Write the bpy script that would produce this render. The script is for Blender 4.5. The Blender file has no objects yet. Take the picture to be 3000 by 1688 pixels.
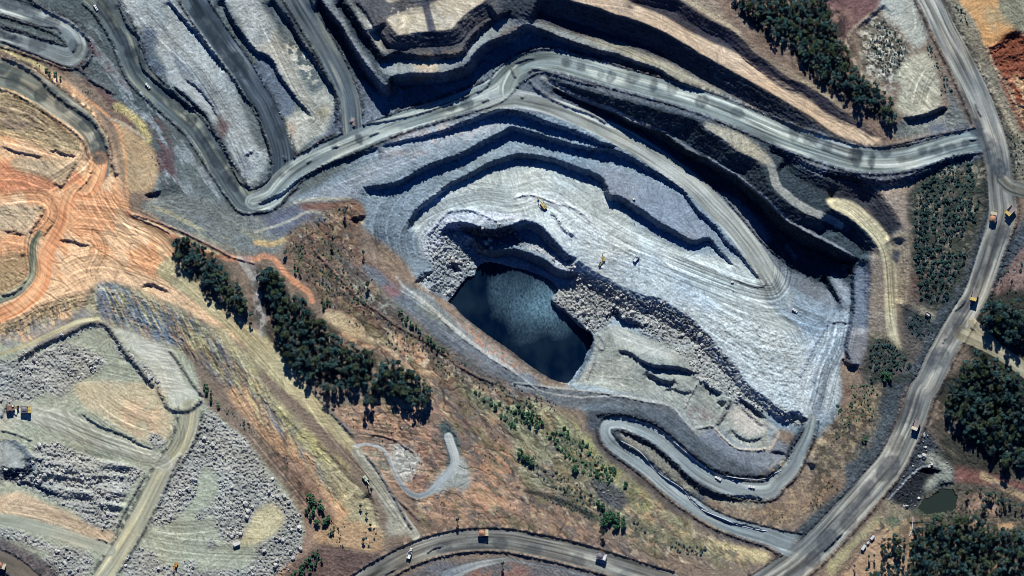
import bpy, math, random
import numpy as np
random.seed(7); rng = np.random.default_rng(11)

# ------------------------------------------------------------------ frame of reference
MPP = 0.42                       # metres per survey unit
U0, V0, U1, V1, ST = -160, -120, 3160, 1808, 2
us = np.arange(U0, U1 + 1, ST, dtype=np.float32); vs = np.arange(V0, V1 + 1, ST, dtype=np.float32)
NX, NY = len(us), len(vs)
UU, VV = np.meshgrid(us, vs)
SUN_EL, SUN_AZ = 35.0, 0.0
TAN = math.tan(math.radians(SUN_EL))
def wx(u): return (u - 1500.0) * MPP
def wy(v): return (844.0 - v) * MPP

# survey sheets: the site plan was digitised in 12 sheets, a = local plan units
SH = dict(A=(0,0),B=(750,0),C=(1500,0),D=(2250,0),E=(0,563),F=(750,563),G=(1500,563),H=(2250,563),
          I=(0,1125),J=(750,1125),K=(1500,1125),L=(2250,1125))
def S(*a):
    """S('A',x,y,x,y,..., 'B',x,y...) -> list of site coordinates"""
    out = []; o = (0,0); k = .38865; i = 0
    while i < len(a):
        if isinstance(a[i], str):
            if a[i] == 'Z': o = (0,0); k = 1.165
            elif a[i] == 'P': o = (0,0); k = 1.0
            else: o = SH[a[i]]; k = .38865
            i += 1
        else:
            out.append((o[0] + a[i]*k, o[1] + a[i+1]*k)); i += 2
    return out
def smooth_line(pts, step=6.0, closed=False):
    P = np.array(pts, float)
    if closed: Q = np.vstack([P[-1], P, P[0], P[1]])
    else: Q = np.vstack([2*P[0]-P[1], P, 2*P[-1]-P[-2]])
    out = []; par = []
    for i in range(1, len(Q)-2):
        p0,p1,p2,p3 = Q[i-1],Q[i],Q[i+1],Q[i+2]
        n = max(1, int(np.hypot(*(p2-p1))/step))
        for j in range(n):
            t = j/n
            out.append(.5*((2*p1)+(-p0+p2)*t+(2*p0-5*p1+4*p2-p3)*t*t+(-p0+3*p1-3*p2+p3)*t**3)); par.append(i-1+t)
    if not closed: out.append(Q[-2]); par.append(len(P)-1.0)
    return np.array(out), np.array(par)

# ------------------------------------------------------------------ noise
TABS = [rng.random((256,256)).astype(np.float32) for _ in range(6)]
def vnoise(x, y, seed=0):
    T = TABS[seed % 6]; ox, oy = (seed*37.7) % 255, (seed*91.3) % 255
    x = x + ox; y = y + oy
    xi = np.floor(x); yi = np.floor(y); fx = (x-xi); fy = (y-yi)
    xi = xi.astype(np.int32); yi = yi.astype(np.int32)
    fx = fx*fx*(3-2*fx); fy = fy*fy*(3-2*fy)
    a = T[yi & 255, xi & 255]; b = T[yi & 255, (xi+1) & 255]; c = T[(yi+1) & 255, xi & 255]; d = T[(yi+1) & 255, (xi+1) & 255]
    return (a*(1-fx)+b*fx)*(1-fy)+(c*(1-fx)+d*fx)*fy
def fbm(sc, seed=0, octv=3, ang=0.0, stretch=1.0, u=None, v=None, gain=.55):
    u = UU if u is None else u; v = VV if v is None else v
    if ang or stretch != 1:
        a = math.radians(ang); c, s = math.cos(a), math.sin(a)
        u, v = (u*c+v*s)/stretch, (-u*s+v*c)
    r = 0; amp = 1; tot = 0
    for o in range(octv):
        r = r + amp*vnoise(u/sc*(2.03**o), v/sc*(2.03**o), seed+o*7+1); tot += amp; amp *= gain
    return r/tot - .5
WU = (fbm(60,1,2)*7 + fbm(14,2,2)*4 + fbm(4.5,21,1)*3.4); WV = (fbm(60,3,2)*7 + fbm(14,4,2)*4 + fbm(4.5,22,1)*3.4)
def ss(a, b, x): t = np.clip((x-a)/(b-a), 0, 1); return t*t*(3-2*t)

# ------------------------------------------------------------------ distance to a line
class Band: pass
def band(pts, R, warp=.5, straight=False):
    if straight: L, par = np.array(pts, float), np.arange(len(pts), dtype=float)
    else: L, par = smooth_line(pts)
    seg = np.hypot(*(L[1:]-L[:-1]).T); cum = np.concatenate([[0], np.cumsum(seg)])
    m = R + 12
    i0 = max(0, int((L[:,0].min()-m-U0)/ST)); i1 = min(NX, int((L[:,0].max()+m-U0)/ST)+2)
    j0 = max(0, int((L[:,1].min()-m-V0)/ST)); j1 = min(NY, int((L[:,1].max()+m-V0)/ST)+2)
    b = Band(); b.sl = (slice(j0,j1), slice(i0,i1))
    if i1 <= i0 or j1 <= j0: return None
    u = UU[b.sl] + WU[b.sl]*warp; v = VV[b.sl] + WV[b.sl]*warp
    D = np.full(u.shape, 1e9, np.float32); SG = np.zeros(u.shape, np.float32); AR = np.zeros(u.shape, np.float32)
    PR = np.zeros(u.shape, np.float32); CAP = np.zeros(u.shape, bool)
    n = len(L)-1
    for k in range(n):
        a = L[k]; c = L[k+1]; d = c-a; l2 = d@d
        if l2 < 1e-6: continue
        x0 = max(i0, int((min(a[0],c[0])-m-U0)/ST)); x1 = min(i1, int((max(a[0],c[0])+m-U0)/ST)+2)
        y0 = max(j0, int((min(a[1],c[1])-m-V0)/ST)); y1 = min(j1, int((max(a[1],c[1])+m-V0)/ST)+2)
        if x1 <= x0 or y1 <= y0: continue
        w = (slice(y0-j0,y1-j0), slice(x0-i0,x1-i0))
        pu = u[w]-a[0]; pv = v[w]-a[1]
        t0 = (pu*d[0]+pv*d[1])/l2; t = np.clip(t0, 0, 1)
        dx = pu-t*d[0]; dy = pv-t*d[1]; dd = dx*dx+dy*dy
        up = dd < D[w]
        D[w] = np.where(up, dd, D[w])
        SG[w] = np.where(up, np.sign(d[0]*pv-d[1]*pu), SG[w])
        AR[w] = np.where(up, cum[k]+t*seg[k], AR[w])
        PR[w] = np.where(up, par[k]+t*(par[k+1]-par[k]), PR[w])
        cap = ((t0 < 0) & (k == 0)) | ((t0 > 1) & (k == n-1))
        CAP[w] = np.where(up, cap, CAP[w])
    b.d = np.sqrt(D); b.sd = b.d*np.where(SG == 0, 1, SG); b.s = AR; b.par = PR; b.cap = CAP; b.len = cum[-1]; b.n = len(pts)
    return b

# ------------------------------------------------------------------ terrain: prescribed steps, solved as a gradient field
GXE = np.zeros((NY, NX-1), np.float64); GYE = np.zeros((NY-1, NX), np.float64)
WALL = np.zeros((NY, NX), np.float32); LED = np.zeros((NY, NX), np.float32)
def cliff(pts, ext, face=.42, width=None, warp=.6, taper=20, drop=None, wall=True):
    """crest line, low ground on the right hand; ext = length of cast shadow (plan units), number or one per point"""
    ex = np.array(ext if isinstance(ext, (list, tuple)) else [ext]*len(pts), float)
    if len(ex) != len(pts): ex = np.interp(np.linspace(0,1,len(pts)), np.linspace(0,1,len(ex)), ex)
    dr = ex*MPP*TAN*1.22 if drop is None else 1.25* np.interp(np.linspace(0,1,len(pts)), np.linspace(0,1,len(np.atleast_1d(drop))), np.atleast_1d(drop))
    wmax = width if width else dr.max()*face/MPP
    b = band(pts, wmax+16, warp)
    if b is None: return
    d = np.interp(b.par, np.arange(len(pts)), dr)
    if taper: d = d*ss(0, taper, b.s)*ss(0, taper, b.len-b.s)
    w = np.maximum((width if width else 0), d*face/MPP) + 2.0
    if width: w = np.full_like(d, width)
    Hh = -d*np.clip(b.sd/w, 0, 1) if not width else -d*np.clip(b.sd/w, 0, 1)
    ok = (~b.cap) & (b.sd > -14) & (b.sd < w+14)
    js, is_ = b.sl
    gx = np.where(ok[:,1:] & ok[:,:-1], Hh[:,1:]-Hh[:,:-1], 0); gy = np.where(ok[1:] & ok[:-1], Hh[1:]-Hh[:-1], 0)
    GXE[js, is_.start:is_.stop-1] += gx; GYE[js.start:js.stop-1, is_] += gy
    if drop is not None or dr.max() > 7:
        mm = ok & (b.sd > 0) & (b.sd < w)
        LED[b.sl] = np.where(mm, (vnoise(b.s/110, (b.sd+50)/3.6, 2)-.5)+.7*(vnoise(b.s/14, (b.sd+50)/9, 4)-.5), LED[b.sl])
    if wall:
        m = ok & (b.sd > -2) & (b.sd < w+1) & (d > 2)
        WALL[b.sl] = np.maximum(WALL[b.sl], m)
BERMS = []
def berm(pts, h=2.4, w=5.0, dark=.55, warp=.25, col=None):
    BERMS.append((pts, h, w, dark, warp, col))

def solve():
    div = np.zeros((NY, NX))
    div[:, :-1] += GXE; div[:, 1:] -= GXE; div[:-1] += GYE; div[1:] -= GYE
    M = np.concatenate([div, div[::-1]], 0); M = np.concatenate([M, M[:, ::-1]], 1)
    F = np.fft.rfft2(M); ky = np.fft.fftfreq(M.shape[0])[:, None]; kx = np.fft.rfftfreq(M.shape[1])[None, :]
    lam = (2*np.cos(2*np.pi*ky)-2)+(2*np.cos(2*np.pi*kx)-2)
    lam = lam - 2.5e-6          # weak pull to datum keeps far ground level
    return np.fft.irfft2(F/lam, s=M.shape)[:NY, :NX]

# ---------------- cliffs (south / south-west faces that stand in shadow)
W1 = S('B',480,-20,560,90,650,200,740,350,830,480,920,590,985,650,1015,580,1150,552,1400,548,1540,512,1600,475,1655,395,1760,310,1930,250,
       'C',100,190,200,215,330,265,450,310,560,345,640,378,760,402,900,450,1100,515,1200,575,1330,640,1470,690)
cliff(W1, [46,50,54,60,64,70,80,96,100,96,90,82,78,72,64,54,50,45,40,36,34,32,30,28,22,14,6], face=.42)
W2 = S('B',640,-20,720,80,780,170,850,260,925,375,965,430,1060,392,1250,425,1400,412,1535,395,1575,350,1620,280,1700,200,1800,135,1930,75)
cliff(W2, [30,34,36,38,36,34,30,26,26,26,28,30,28,24,20], face=.6)
cliff(S('B',740,0,830,95,900,200,980,310,1040,372), 12)
# broad batters of the north wall
cliff(S('B',1060,-10,1200,-15,1350,-40), 0, width=50, drop=4, wall=False)
cliff(S('B',985,140,1075,262,1210,245,1340,238,1470,225,1520,170,1620,80,1760,0), 0, width=46, drop=12, wall=False)
cliff(S('C',180,-60,400,-5,500,20,650,62,780,112,900,142,1100,222,1300,332,1500,450,1700,562,'D',0,690,170,792,320,882,450,982,560,1042,700,1085,790,1102), 0, width=60, drop=[22,22,22,21,19,17,15,11,6,2], taper=30, wall=False, warp=.3)
cliff(S('C',900,-80,1230,-5,1350,70,1500,160,1650,232,1750,312,1830,402,'D',0,470,150,590,280,640,420,722,560,832,680,882,800,962,870,1012), 0, width=38, drop=[10,10,10,9,9,8,6,4,2], taper=30, wall=False, warp=.3)
# pit benches
cliff(S('A',1930,1545,'B',200,1449,350,1332,550,1232,750,1162,930,1102), 11)
cliff(S('B',930,1102,1050,1072,1200,1032,1400,985,1500,942,1650,882,1800,832,'C',0,828,150,862,250,905,400,955,550,1010,700,1075,800,1100), [10,11,13,18,24,32,39,38,37,36,33,28,20,12], face=.5)
cliff(S('B',800,1412,1000,1382,1130,1340,1250,1262,1400,1202,1550,1150,1700,1062,1850,992,'C',0,952,150,990,300,1040,450,1080,600,1112,750,1122,900,1182,1050,1272,1200,1362,1300,1445,
        'G',1380,110,1450,180,1550,270,1620,370,1700,440,1800,560,1890,670), [26,30,34,36,37,38,40,40,39,38,36,33,33,39,34,26,20,16,18,19,18,18,16,14,10], face=.45)
cliff(S('F',1140,300,1160,200,1235,95,1350,20,'B',1450,1382,1600,1312,1750,1232,1850,1192,'C',0,1165,80,1157,200,1172,350,1202,450,1242,600,1290,680,1332,715,1400,
        'G',740,20,800,20,900,75,1000,140,1080,200,1200,272,1300,332,1370,362,1480,343,1560,420,1680,562), [20,26,26,25,26,30,34,37,39,37,35,38,39,40,36,34,38,42,45,44,42,40,38,34,24,22,8], face=.42)
# east high wall
cliff(S('C',255,578,400,625,550,672,700,722,850,760,1000,800,1150,845,1300,880,1400,915,1480,985,1600,1062,1700,1142,1850,1222,'H',0,-60,100,50,200,112,300,172,450,232,560,282), [10,20,28,34,42,50,58,66,70,66,60,56,52,48,42,40,36,24,10], face=1.15, wall=False)
cliff(S('C',300,655,480,722,600,770,750,832,900,912,1040,962,1150,1010,1250,1082,1400,1175,1480,1200,1600,1275,1700,1335,1800,1412,'H',0,70,100,182,230,272,350,342,430,372,560,440,640,482,690,510,660,560,640,640),
      [14,20,26,36,46,54,58,60,62,66,72,78,90,110,122,126,128,124,118,110,96,60,30], face=.34)
cliff(S('H',430,605,480,700,560,860), [30,30,10], face=.5)
cliff(S('H',440,105,560,168,660,232,760,322,832,425,845,520), 0, width=44, drop=[16,18,17,14,8], taper=25, wall=False)
cliff(S('D',430,1330,600,1340,760,1380,850,1450,'H',940,130,1045,285), 0, width=56, drop=[6,10,12,12,10,6], wall=False)
cliff(S('D',0,1092,150,1152,300,1232,400,1272,600,1312,750,1342,870,1362,1000,1340,1150,1290,1300,1212,1400,1172,1560,1162), [20,20,18,18,20,22,24,24,22,20,20,12], face=.9)
cliff(S('D',130,1165,260,1262,420,1340,560,1420), 0, width=34, drop=8, wall=False)
# west-facing steps of the east side
cliff(S('H',640,560,650,800,630,1000,600,1200,640,1270), 0, width=10, drop=[8,9,8,5])
cliff(S('H',770,500,775,800,760,1080), 0, width=22, drop=[5,7,5], wall=False)
cliff(S('H',1045,330,1060,600,1050,850), 0, width=20, drop=5, wall=False)
# lake excavation
cliff(S('F',1380,330,1430,250,1540,225,1640,238,1720,275,1830,275,1930,240,'G',30,228,100,213,180,238,250,280,330,370,420,460,500,505), [34,52,66,70,72,68,70,72,72,70,64,52,34], face=.45)
cliff(S('F',1640,330,1680,400,1800,440,'G',0,425,80,440,180,480,270,522,330,570,420,602,510,612), [44,62,80,88,90,90,88,80,62,30], face=.35)
cliff(S('G',500,510,600,580,750,662,850,722,980,772,1100,795,1200,852,1350,950,1450,1042,1560,1172,1700,1332,'K',1800,10,1930,112,'L',120,206,230,206,290,275), [24,44,50,50,48,48,50,50,44,36,32,30,30,32,28,12], face=1.2, wall=False)
cliff(S('G',750,850,790,880,850,932,950,982,1010,1040), [20,34,34,26,8], face=.5)
# north-facing flank of the lake and pit (sunlit), low side right when walking west
cliff(S('G',370,1445,300,1425,150,1345,0,1225,'F',1700,1055,1560,945,1450,825,1290,770), 0, width=12, drop=[6,16,18,18,18,18,16,10])
cliff(S('G',622,1080,612,1180,545,1330,480,1440), 0, width=10, drop=[8,10,10,8])
cliff(S('G',345,735,292,798,405,900,505,985,618,1072), 0, width=12, drop=[4,5,6,6])
cliff(S('K',900,110,600,80,300,60,'F',1900,1330,1600,1120,1400,960,1200,840,1000,640,850,480,760,330), 0, width=60, drop=[2,4,7,10,12,12,11,9,6,3], taper=60, wall=False)
cliff(S('K',1150,380,'K',700,150,'K',200,180,'F',1700,1330,1300,1040,1050,860,800,640,600,420), 0, width=70, drop=[1,2,3,5,7,8,6,3], taper=60, wall=False)
# lower pit yard
cliff(S('G',790,1182,900,1212,1000,1272,1100,1302,1250,1312,1400,1362), [14,16,20,34,30,14])
cliff(S('K',1440,-5,1530,40,1600,80), 20); cliff(S('K',1530,150,1560,130,1630,125), 22)
# switchback cut
cliff(S('K',620,235,760,222,900,232,1050,280,1150,340,1300,480,1450,590,1600,660,1750,690,1930,680,'L',60,640), [12,14,16,18,18,18,18,14,14,12,8], face=.9)
cliff(S('K',800,325,900,360,1050,440,1200,560,1330,690,1450,790,1600,830,1800,840,1930,870), [10,12,14,14,18,18,16,14,12], face=.9)
cliff(S('K',760,400,850,450,1000,550,1150,700,1300,800,1400,910,1600,1020,1930,1110), [8,10,10,10,8,8,8,6])
cliff(S('L',320,270,240,380,190,480,140,640), 0, width=12, drop=8)
cliff(S('L',270,600,330,520,400,400), 0, width=14, drop=-8)
# north-west benches
cliff(S('A',1680,-20,1760,150,1850,270,'B',0,380,60,402,130,452,180,562,240,642,310,742,380,822,435,890), [24,26,28,22,18,22,20,18,16,14,10])
cliff(S('B',120,-20,200,80,260,150,340,300,420,400,480,500,560,622,605,700,612,850,600,975,450,1050,320,1150), [26,28,28,22,24,24,22,18,16,14,12,8])
cliff(S('A',1270,-10,1400,150,1500,262,1620,402,1720,540), [14,16,18,16,12])
cliff(S('A',1760,560,1830,700,1930,820,'B',60,1000,110,1150,120,1300,0,1390), [9,9,9,9,9,8,6])
cliff(S('A',1380,580,1480,650,1600,790,1650,900), [7,8,8,6])
cliff(S('A',1820,1180,1930,1130,), 7)
cliff(S('A',1310,640,1420,740,1530,850), [10,12,8])
cliff(S('A',900,20,960,180,1050,290,1060,480,1150,590,1300,700,1420,790,1540,850,1620,1000,1700,1110,1760,1290,1830,1390,1930,1410), [10,12,12,9,10,12,14,12,10,9,8,8,6])
# upper right pads
cliff(S('D',1000,885,1080,880,1200,850,1300,810,1370,820), [16,26,28,30,16])
cliff(S('D',640,230,760,110,880,20), 0, width=14, drop=4, wall=False)
cliff(S('D',1640,360,1700,350,1820,250,1930,240), 0, width=20, drop=5, wall=False)
# orange area small steps
cliff(S('A',0,1085,100,1130,230,1165,340,1185), [6,7,8,6]); cliff(S('A',360,1130,430,1135,520,1165,590,1180), [6,9,8,6])
cliff(S('E',430,365,500,355,600,385,690,405), [8,9,9,5]); cliff(S('E',0,292,100,298,210,325), 6)
cliff(S('E',960,165,1100,225,1250,290,1310,350), 5)
cliff(S('E',1050,730,1110,690,1200,710,1290,770), [10,12,12,6])
# sunlit dump faces
cliff(S('E',0,960,120,940,300,840,500,770,720,720), 0, width=46, drop=3, wall=False)
cliff(S('E',740,710,1000,760,1300,880,1500,1000,1750,1230,'I',1930,-60,'J',150,150,400,400,560,540,800,760), 0, width=90, drop=[3,5,6,6,6,6,5,5,4], wall=False)
cliff(S('J',840,800,900,900,940,1080), 0, width=14, drop=4, wall=False)
cliff(S('I',0,690,130,720,330,780,470,850), [9,9,8,6]); cliff(S('I',600,210,760,320,900,370,1050,450,1180,490), [6,7,7,6,4])
cliff(S('I',0,615,80,630,170,635,240,600), [22,26,26,10], face=1.1)
# right: road embankments
cliff(S('L',1120,660,1200,635,1310,650,), [14,14,10]); cliff(S('L',1270,780,1340,740,1420,755),[14,18,8])
cliff(S('H',560,1250,620,1290,700,1290), 26)

# ledges and cuts of the lower yard
cliff(S('K',1130,60,1200,30,1300,60,1380,40), 10); cliff(S('G',1000,1335,1060,1375,1180,1425,1240,1400), [14,26,28,16])
cliff(S('K',1650,330,1720,400,1800,420,1900,400), 9); cliff(S('K',1700,90,1760,130,1850,200,1930,270), [14,18,18,14])
cliff(S('L',0,520,60,500,110,515,150,540), 10)
cliff(S('F',1180,690,1230,640,1290,600,1340,620), 22); cliff(S('F',1440,560,1500,540,1560,600), 26)
cliff(S('F',690,210,740,190,840,170), [14,22,12]); cliff(S('E',1080,20,1150,0,1230,-20), [14,20,14])

# ---------------- colour of the ground (surface colours, linear, with some shade painted in)
KF = .93
def lin(c): c = np.array(c, float)/255; return (np.where(c <= .04045, c/12.92, ((c+.055)/1.055)**2.4)/KF).astype(np.float32)
COL = np.zeros((NY, NX, 3), np.float32); COL[:] = lin((140,122,106))
ROUGH = np.full((NY, NX), .35, np.float32)       # metres of small-scale relief
ROAD = np.zeros((NY, NX), np.float32); RUB = np.zeros((NY, NX), np.float32)
def blur(a, r):
    r = max(1, int(r))
    for ax in (0, 1):
        for _ in range(2):
            p = np.pad(a, [(r+1, r) if k == ax else (0, 0) for k in range(2)], mode='edge'); cs = np.cumsum(p, axis=ax, dtype=np.float64)
            n = a.shape[ax]
            a = ((np.take(cs, range(2*r+1, 2*r+1+n), axis=ax)-np.take(cs, range(0, n), axis=ax))/(2*r+1)).astype(np.float32)
    return a
def polymask(pts, soft=6, warp=1.0, smooth=True):
    P = smooth_line(pts, 10, True)[0] if smooth else np.array(pts, float)
    m = soft*2+20
    i0 = max(0, int((P[:,0].min()-m-U0)/ST)); i1 = min(NX, int((P[:,0].max()+m-U0)/ST)+2)
    j0 = max(0, int((P[:,1].min()-m-V0)/ST)); j1 = min(NY, int((P[:,1].max()+m-V0)/ST)+2)
    if i1 <= i0 or j1 <= j0: return None, None
    sl = (slice(j0,j1), slice(i0,i1))
    u = UU[sl]+WU[sl]*warp; v = VV[sl]+WV[sl]*warp
    ins = np.zeros(u.shape, bool)
    n = len(P)
    for k in range(n):
        x1,y1 = P[k]; x2,y2 = P[(k+1) % n]
        if y1 == y2: continue
        if y1 < y2: c = (v >= y1) & (v < y2)
        else: c = (v >= y2) & (v < y1)
        ins ^= c & (u < (x2-x1)*(v-y1)/(y2-y1)+x1)
    mk = ins.astype(np.float32)
    if soft > 1: mk = blur(mk, soft/ST)
    return mk, sl
def paint(pts, col, a=1.0, soft=6, warp=1.0, rough=None, mott=.18, rub=0, smooth=True, seed=0, ang=0, st=1):
    mk, sl = polymask(pts, soft, warp, smooth)
    if mk is None: return
    n = fbm(60, 30+seed, 4, ang, st, UU[sl], VV[sl])
    c = lin(col)*(1+mott*2*n)[..., None]
    k = (mk*a)[..., None]
    COL[sl] = COL[sl]*(1-k)+c*k
    if rough is not None: ROUGH[sl] = ROUGH[sl]*(1-mk)+rough*mk
    if rub: RUB[sl] = np.maximum(RUB[sl], rub*mk)
def mottle(pts, col, thr=.05, sc=18, a=.8, seed=3, soft=10, warp=1, ang=0, st=1, octv=4, w=.08):
    mk, sl = polymask(pts, soft, warp)
    if mk is None: return
    n = fbm(sc, seed, octv, ang, st, UU[sl], VV[sl]); k = (mk*a*ss(thr-w, thr+w, n))[..., None]
    COL[sl] = COL[sl]*(1-k)+lin(col)*k
def stroke(pts, w, col, a=1, soft=3, warp=.5, streak=.0, rough=None):
    b = band(pts, w/2+soft+4, warp)
    if b is None: return
    k = (1-ss(w/2-soft, w/2+soft, b.d))*a
    c = lin(col)
    if streak: c = c*(1+streak*2*(vnoise(b.s/60, (b.sd+200)/3.2, 5)-.5))[..., None]
    COL[b.sl] = COL[b.sl]*(1-k[...,None])+c*k[...,None]
    if rough is not None: ROUGH[b.sl] = ROUGH[b.sl]*(1-k)+rough*k
def road(pts, w, col, col2=None, wet=0, wetcol=(62,70,78), edge=True, mask=True, warp=.18, streak=.30, bermh=0, seed=0, fend=0, fst=0, grad=None, bcol=(50,54,62)):
    """w: number or list; col2 = lighter wheel-track colour; wet = darker watered patches"""
    ws = np.array(w if isinstance(w, (list, tuple)) else [w]*len(pts), float)
    ws = np.interp(np.linspace(0,1,len(pts)), np.linspace(0,1,len(ws)), ws)
    b = band(pts, ws.max()/2+16, warp)
    if b is None: return
    hw = np.interp(b.par, np.arange(len(pts)), ws)/2
    k = 1-ss(hw-2.5, hw+1.5, b.d)
    if fst: k = k*ss(0, fst, b.s)
    if fend: k = k*ss(0, fend, b.len-b.s)
    nn = vnoise(b.s/190+seed, (b.sd+300)/4.6, 1+seed)*.75+vnoise(b.s/90, (b.sd+300)/2.9, 2+seed)*.5+vnoise(b.s/50, (b.sd+300)/16, 3+seed)*.3-.77
    c = lin(col)[None, None]*np.ones(k.shape+(1,), np.float32)
    if grad is not None:
        g = np.clip(np.interp(b.par, np.linspace(0, len(pts)-1, len(grad)), grad), 0, 1)[..., None]
        c = lin(col)*(1-g)+lin(col2)*g
    elif col2 is not None:
        t = ss(.42, .75, vnoise(b.s/120+3, (b.sd+300)/13, 4+seed))[..., None]
        c = lin(col)*(1-t)+lin(col2)*t
    c = c*np.clip(1+streak*3.6*nn, .35, 1.7)[..., None]
    if wet:
        cell = b.s/ (34+8*np.sin(b.s/260)) ; ph = cell-np.floor(cell); ci = np.floor(cell)
        r = vnoise(ci*1.7+seed*3, ci*0+2, 5); off = (vnoise(ci*2.3+9, ci*0+5, 4)-.5)*1.3*hw
        e = ((ph-.5)/.42)**2+((b.sd-off)/(hw*.62))**2
        kk = (ss(1.15, .8, e)*(r > (1-wet))*.75)[..., None]
        # small overlap between sprays keeps a blotchy look
        kk = kk*(.75+.5*vnoise(b.s/18, b.sd/9, 2))[..., None]
        c = c*(1-kk)+lin(wetcol)*kk*(1+.3*nn)[..., None]
    kk = k[..., None]
    COL[b.sl] = COL[b.sl]*(1-kk)+c*kk
    ROUGH[b.sl] = ROUGH[b.sl]*(1-k)+.05*k
    RUB[b.sl] *= (1-k)
    pre = ROAD[b.sl].copy()
    if mask: ROAD[b.sl] = np.maximum(ROAD[b.sl], k)
    if bermh:
        kb = np.exp(-((b.d-hw-5)/4.2)**2)*(~b.cap)*(1-pre)
        BERMADD[b.sl] *= (1-k)
        BERMADD[b.sl] = np.maximum(BERMADD[b.sl], kb*bermh*(.7+.6*vnoise(b.s/9, b.sd*0, 2)))
        kc = (np.exp(-((b.d-hw-7)/7.0)**2)*(~b.cap)*(1-pre)*ss(-.25,.15,fbm(9, 92, 2, 0, 1, UU[b.sl], VV[b.sl])))[..., None]*.8; COL[b.sl] = COL[b.sl]*(1-kc)+lin(bcol)*kc
BERMADD = np.zeros((NY, NX), np.float32)
def do_berm(pts, h=2.4, w=5.0, warp=.3, col=(84,84,90), a=.6):
    b = band(pts, w*3+6, warp)
    if b is None: return
    k = np.exp(-(b.d/w)**2)*(~b.cap)*ss(0, 10, b.s)*ss(0, 10, b.len-b.s)
    BERMADD[b.sl] = np.maximum(BERMADD[b.sl], k*h*(.65+.7*vnoise(b.s/8, b.sd/20, 2)))
    if col is not None: COL[b.sl] = COL[b.sl]*(1-a*k[...,None])+lin(col)*a*k[...,None]

# ---- zones -------------------------------------------------------------
GREYB=(108,118,120); PALE=(168,174,176); FLOOR=(182,190,190); DROCK=(104,112,126); ORANGE=(214,146,102); TAN=(196,164,126)
# north-west grey benches
paint(S('Z',-150,-120,1000,-120,1000,300,900,500,720,530,640,560,500,600,400,540,380,400,330,300,200,190,60,120,-150,90), GREYB, rough=.4, mott=.35)
paint(S('Z',-150,-120,250,-120,290,60,320,180,400,280,430,420,540,540,640,570,700,600,600,620,420,560,400,420,330,310,230,200,60,120,-150,100), (97,108,111), rough=.6, mott=.4, ang=60, st=3)
mottle(S('Z',220,60,420,250,560,480,700,560,640,600,450,540,380,350,260,200), (158,166,172), .04, 14, .7, 5, ang=55, st=5)
mottle(S('Z',200,60,300,200,420,330,440,470,400,440,330,320,240,190,180,160), (104,72,76), .06, 22, .75, 6, ang=50, st=3)
mottle(S('Z',60,110,200,170,280,230,340,300,400,400,400,450,330,380,250,250,150,180,60,130), (112,84,84), .02, 20, .8, 9, ang=50, st=3)
# pale dozed strip between the two haul roads
paint(S('A',900,-40,1250,-40,1480,200,1650,430,1760,620,1850,900,1930,1100,'B',110,1150,50,1300,'A',1870,1390,1780,1250,1650,960,1560,850,1400,700,1280,600,1180,380,1100,250,950,130), (166,172,172), rough=.45, mott=.25)
mottle(S('A',950,0,1200,200,1600,700,1900,1200,1850,1400,1650,950,1400,700,1150,350), (120,128,140), .06, 26, .7, 7, ang=55, st=3)
paint(S('A',1260,560,1400,600,1530,720,1640,860,1620,930,1570,850,1450,720,1330,640), (176,180,180), rough=.1)
paint(S('A',1080,210,1180,240,1150,420,1250,520,1180,560,1080,420), (96,108,124), rough=.8)
mottle(S('A',1640,880,1720,900,1720,1040,1640,1020), (104,72,72), -.05, 16, .8, 3)
# pale benches B
paint(S('B',-60,60,60,90,130,200,250,420,330,560,420,720,500,650,560,680,600,780,590,980,450,1040,310,1140,260,1050,220,880,330,830,380,860,300,740,180,560,60,420,-40,360,-100,200), (184,184,172), rough=.35, mott=.15)
paint(S('A',1700,-40,1930,-30,'B',60,80,150,200,60,330,'A',1900,300,1780,120), (172,176,174), rough=.4)
paint(S('B',30,430,130,470,200,620,290,760,260,870,190,860,100,700,0,560), (110,122,140), rough=.4)
mottle(S('B',210,330,340,330,420,470,500,620,440,640,320,520,240,430), (230,226,206), .0, 14, .8, 5)
mottle(S('B',470,800,540,820,540,900,480,880), (170,150,90), -.05, 12, .7, 5)
paint(S('B',240,930,280,900,300,1000,270,1030), (176,150,130), a=.7)
mottle(S('B',60,40,260,100,460,500,600,700,560,740,400,500,200,230), (70,80,98), .02, 16, .85, 8, ang=60, st=3)
# wall rock and corner ridge
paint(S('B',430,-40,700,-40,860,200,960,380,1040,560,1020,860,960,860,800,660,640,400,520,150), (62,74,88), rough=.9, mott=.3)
paint(S('B',500,-20,560,-20,640,120,740,300,840,450,960,620,1000,660,960,720,860,580,760,420,660,240,560,90), (150,154,156), rough=.3)
paint(S('B',690,-20,740,-10,860,140,960,270,1050,370,960,390,850,270,760,110), (176,174,162), rough=.3)
paint(S('B',940,480,1150,475,1340,460,1540,430,1620,330,1780,190,1930,120,'C',60,135,200,170,400,235,600,290,800,322,1000,405,1200,480,1400,590,1600,690,1750,770,1800,860,1500,700,1340,650,1200,580,1100,520,900,455,640,380,450,310,200,220,0,215,'B',1800,300,1640,430,1560,520,1400,550,1000,570), (150,156,156), rough=.25, mott=.15)
paint(S('C',560,300,760,318,1000,410,1200,480,1400,600,1600,700,1480,690,1300,630,1100,510,900,450), (172,166,146), rough=.2)
mottle(S('B',1200,450,1370,450,1370,540,1250,550), (214,192,160), -.1, 20, .8, 4)
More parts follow.
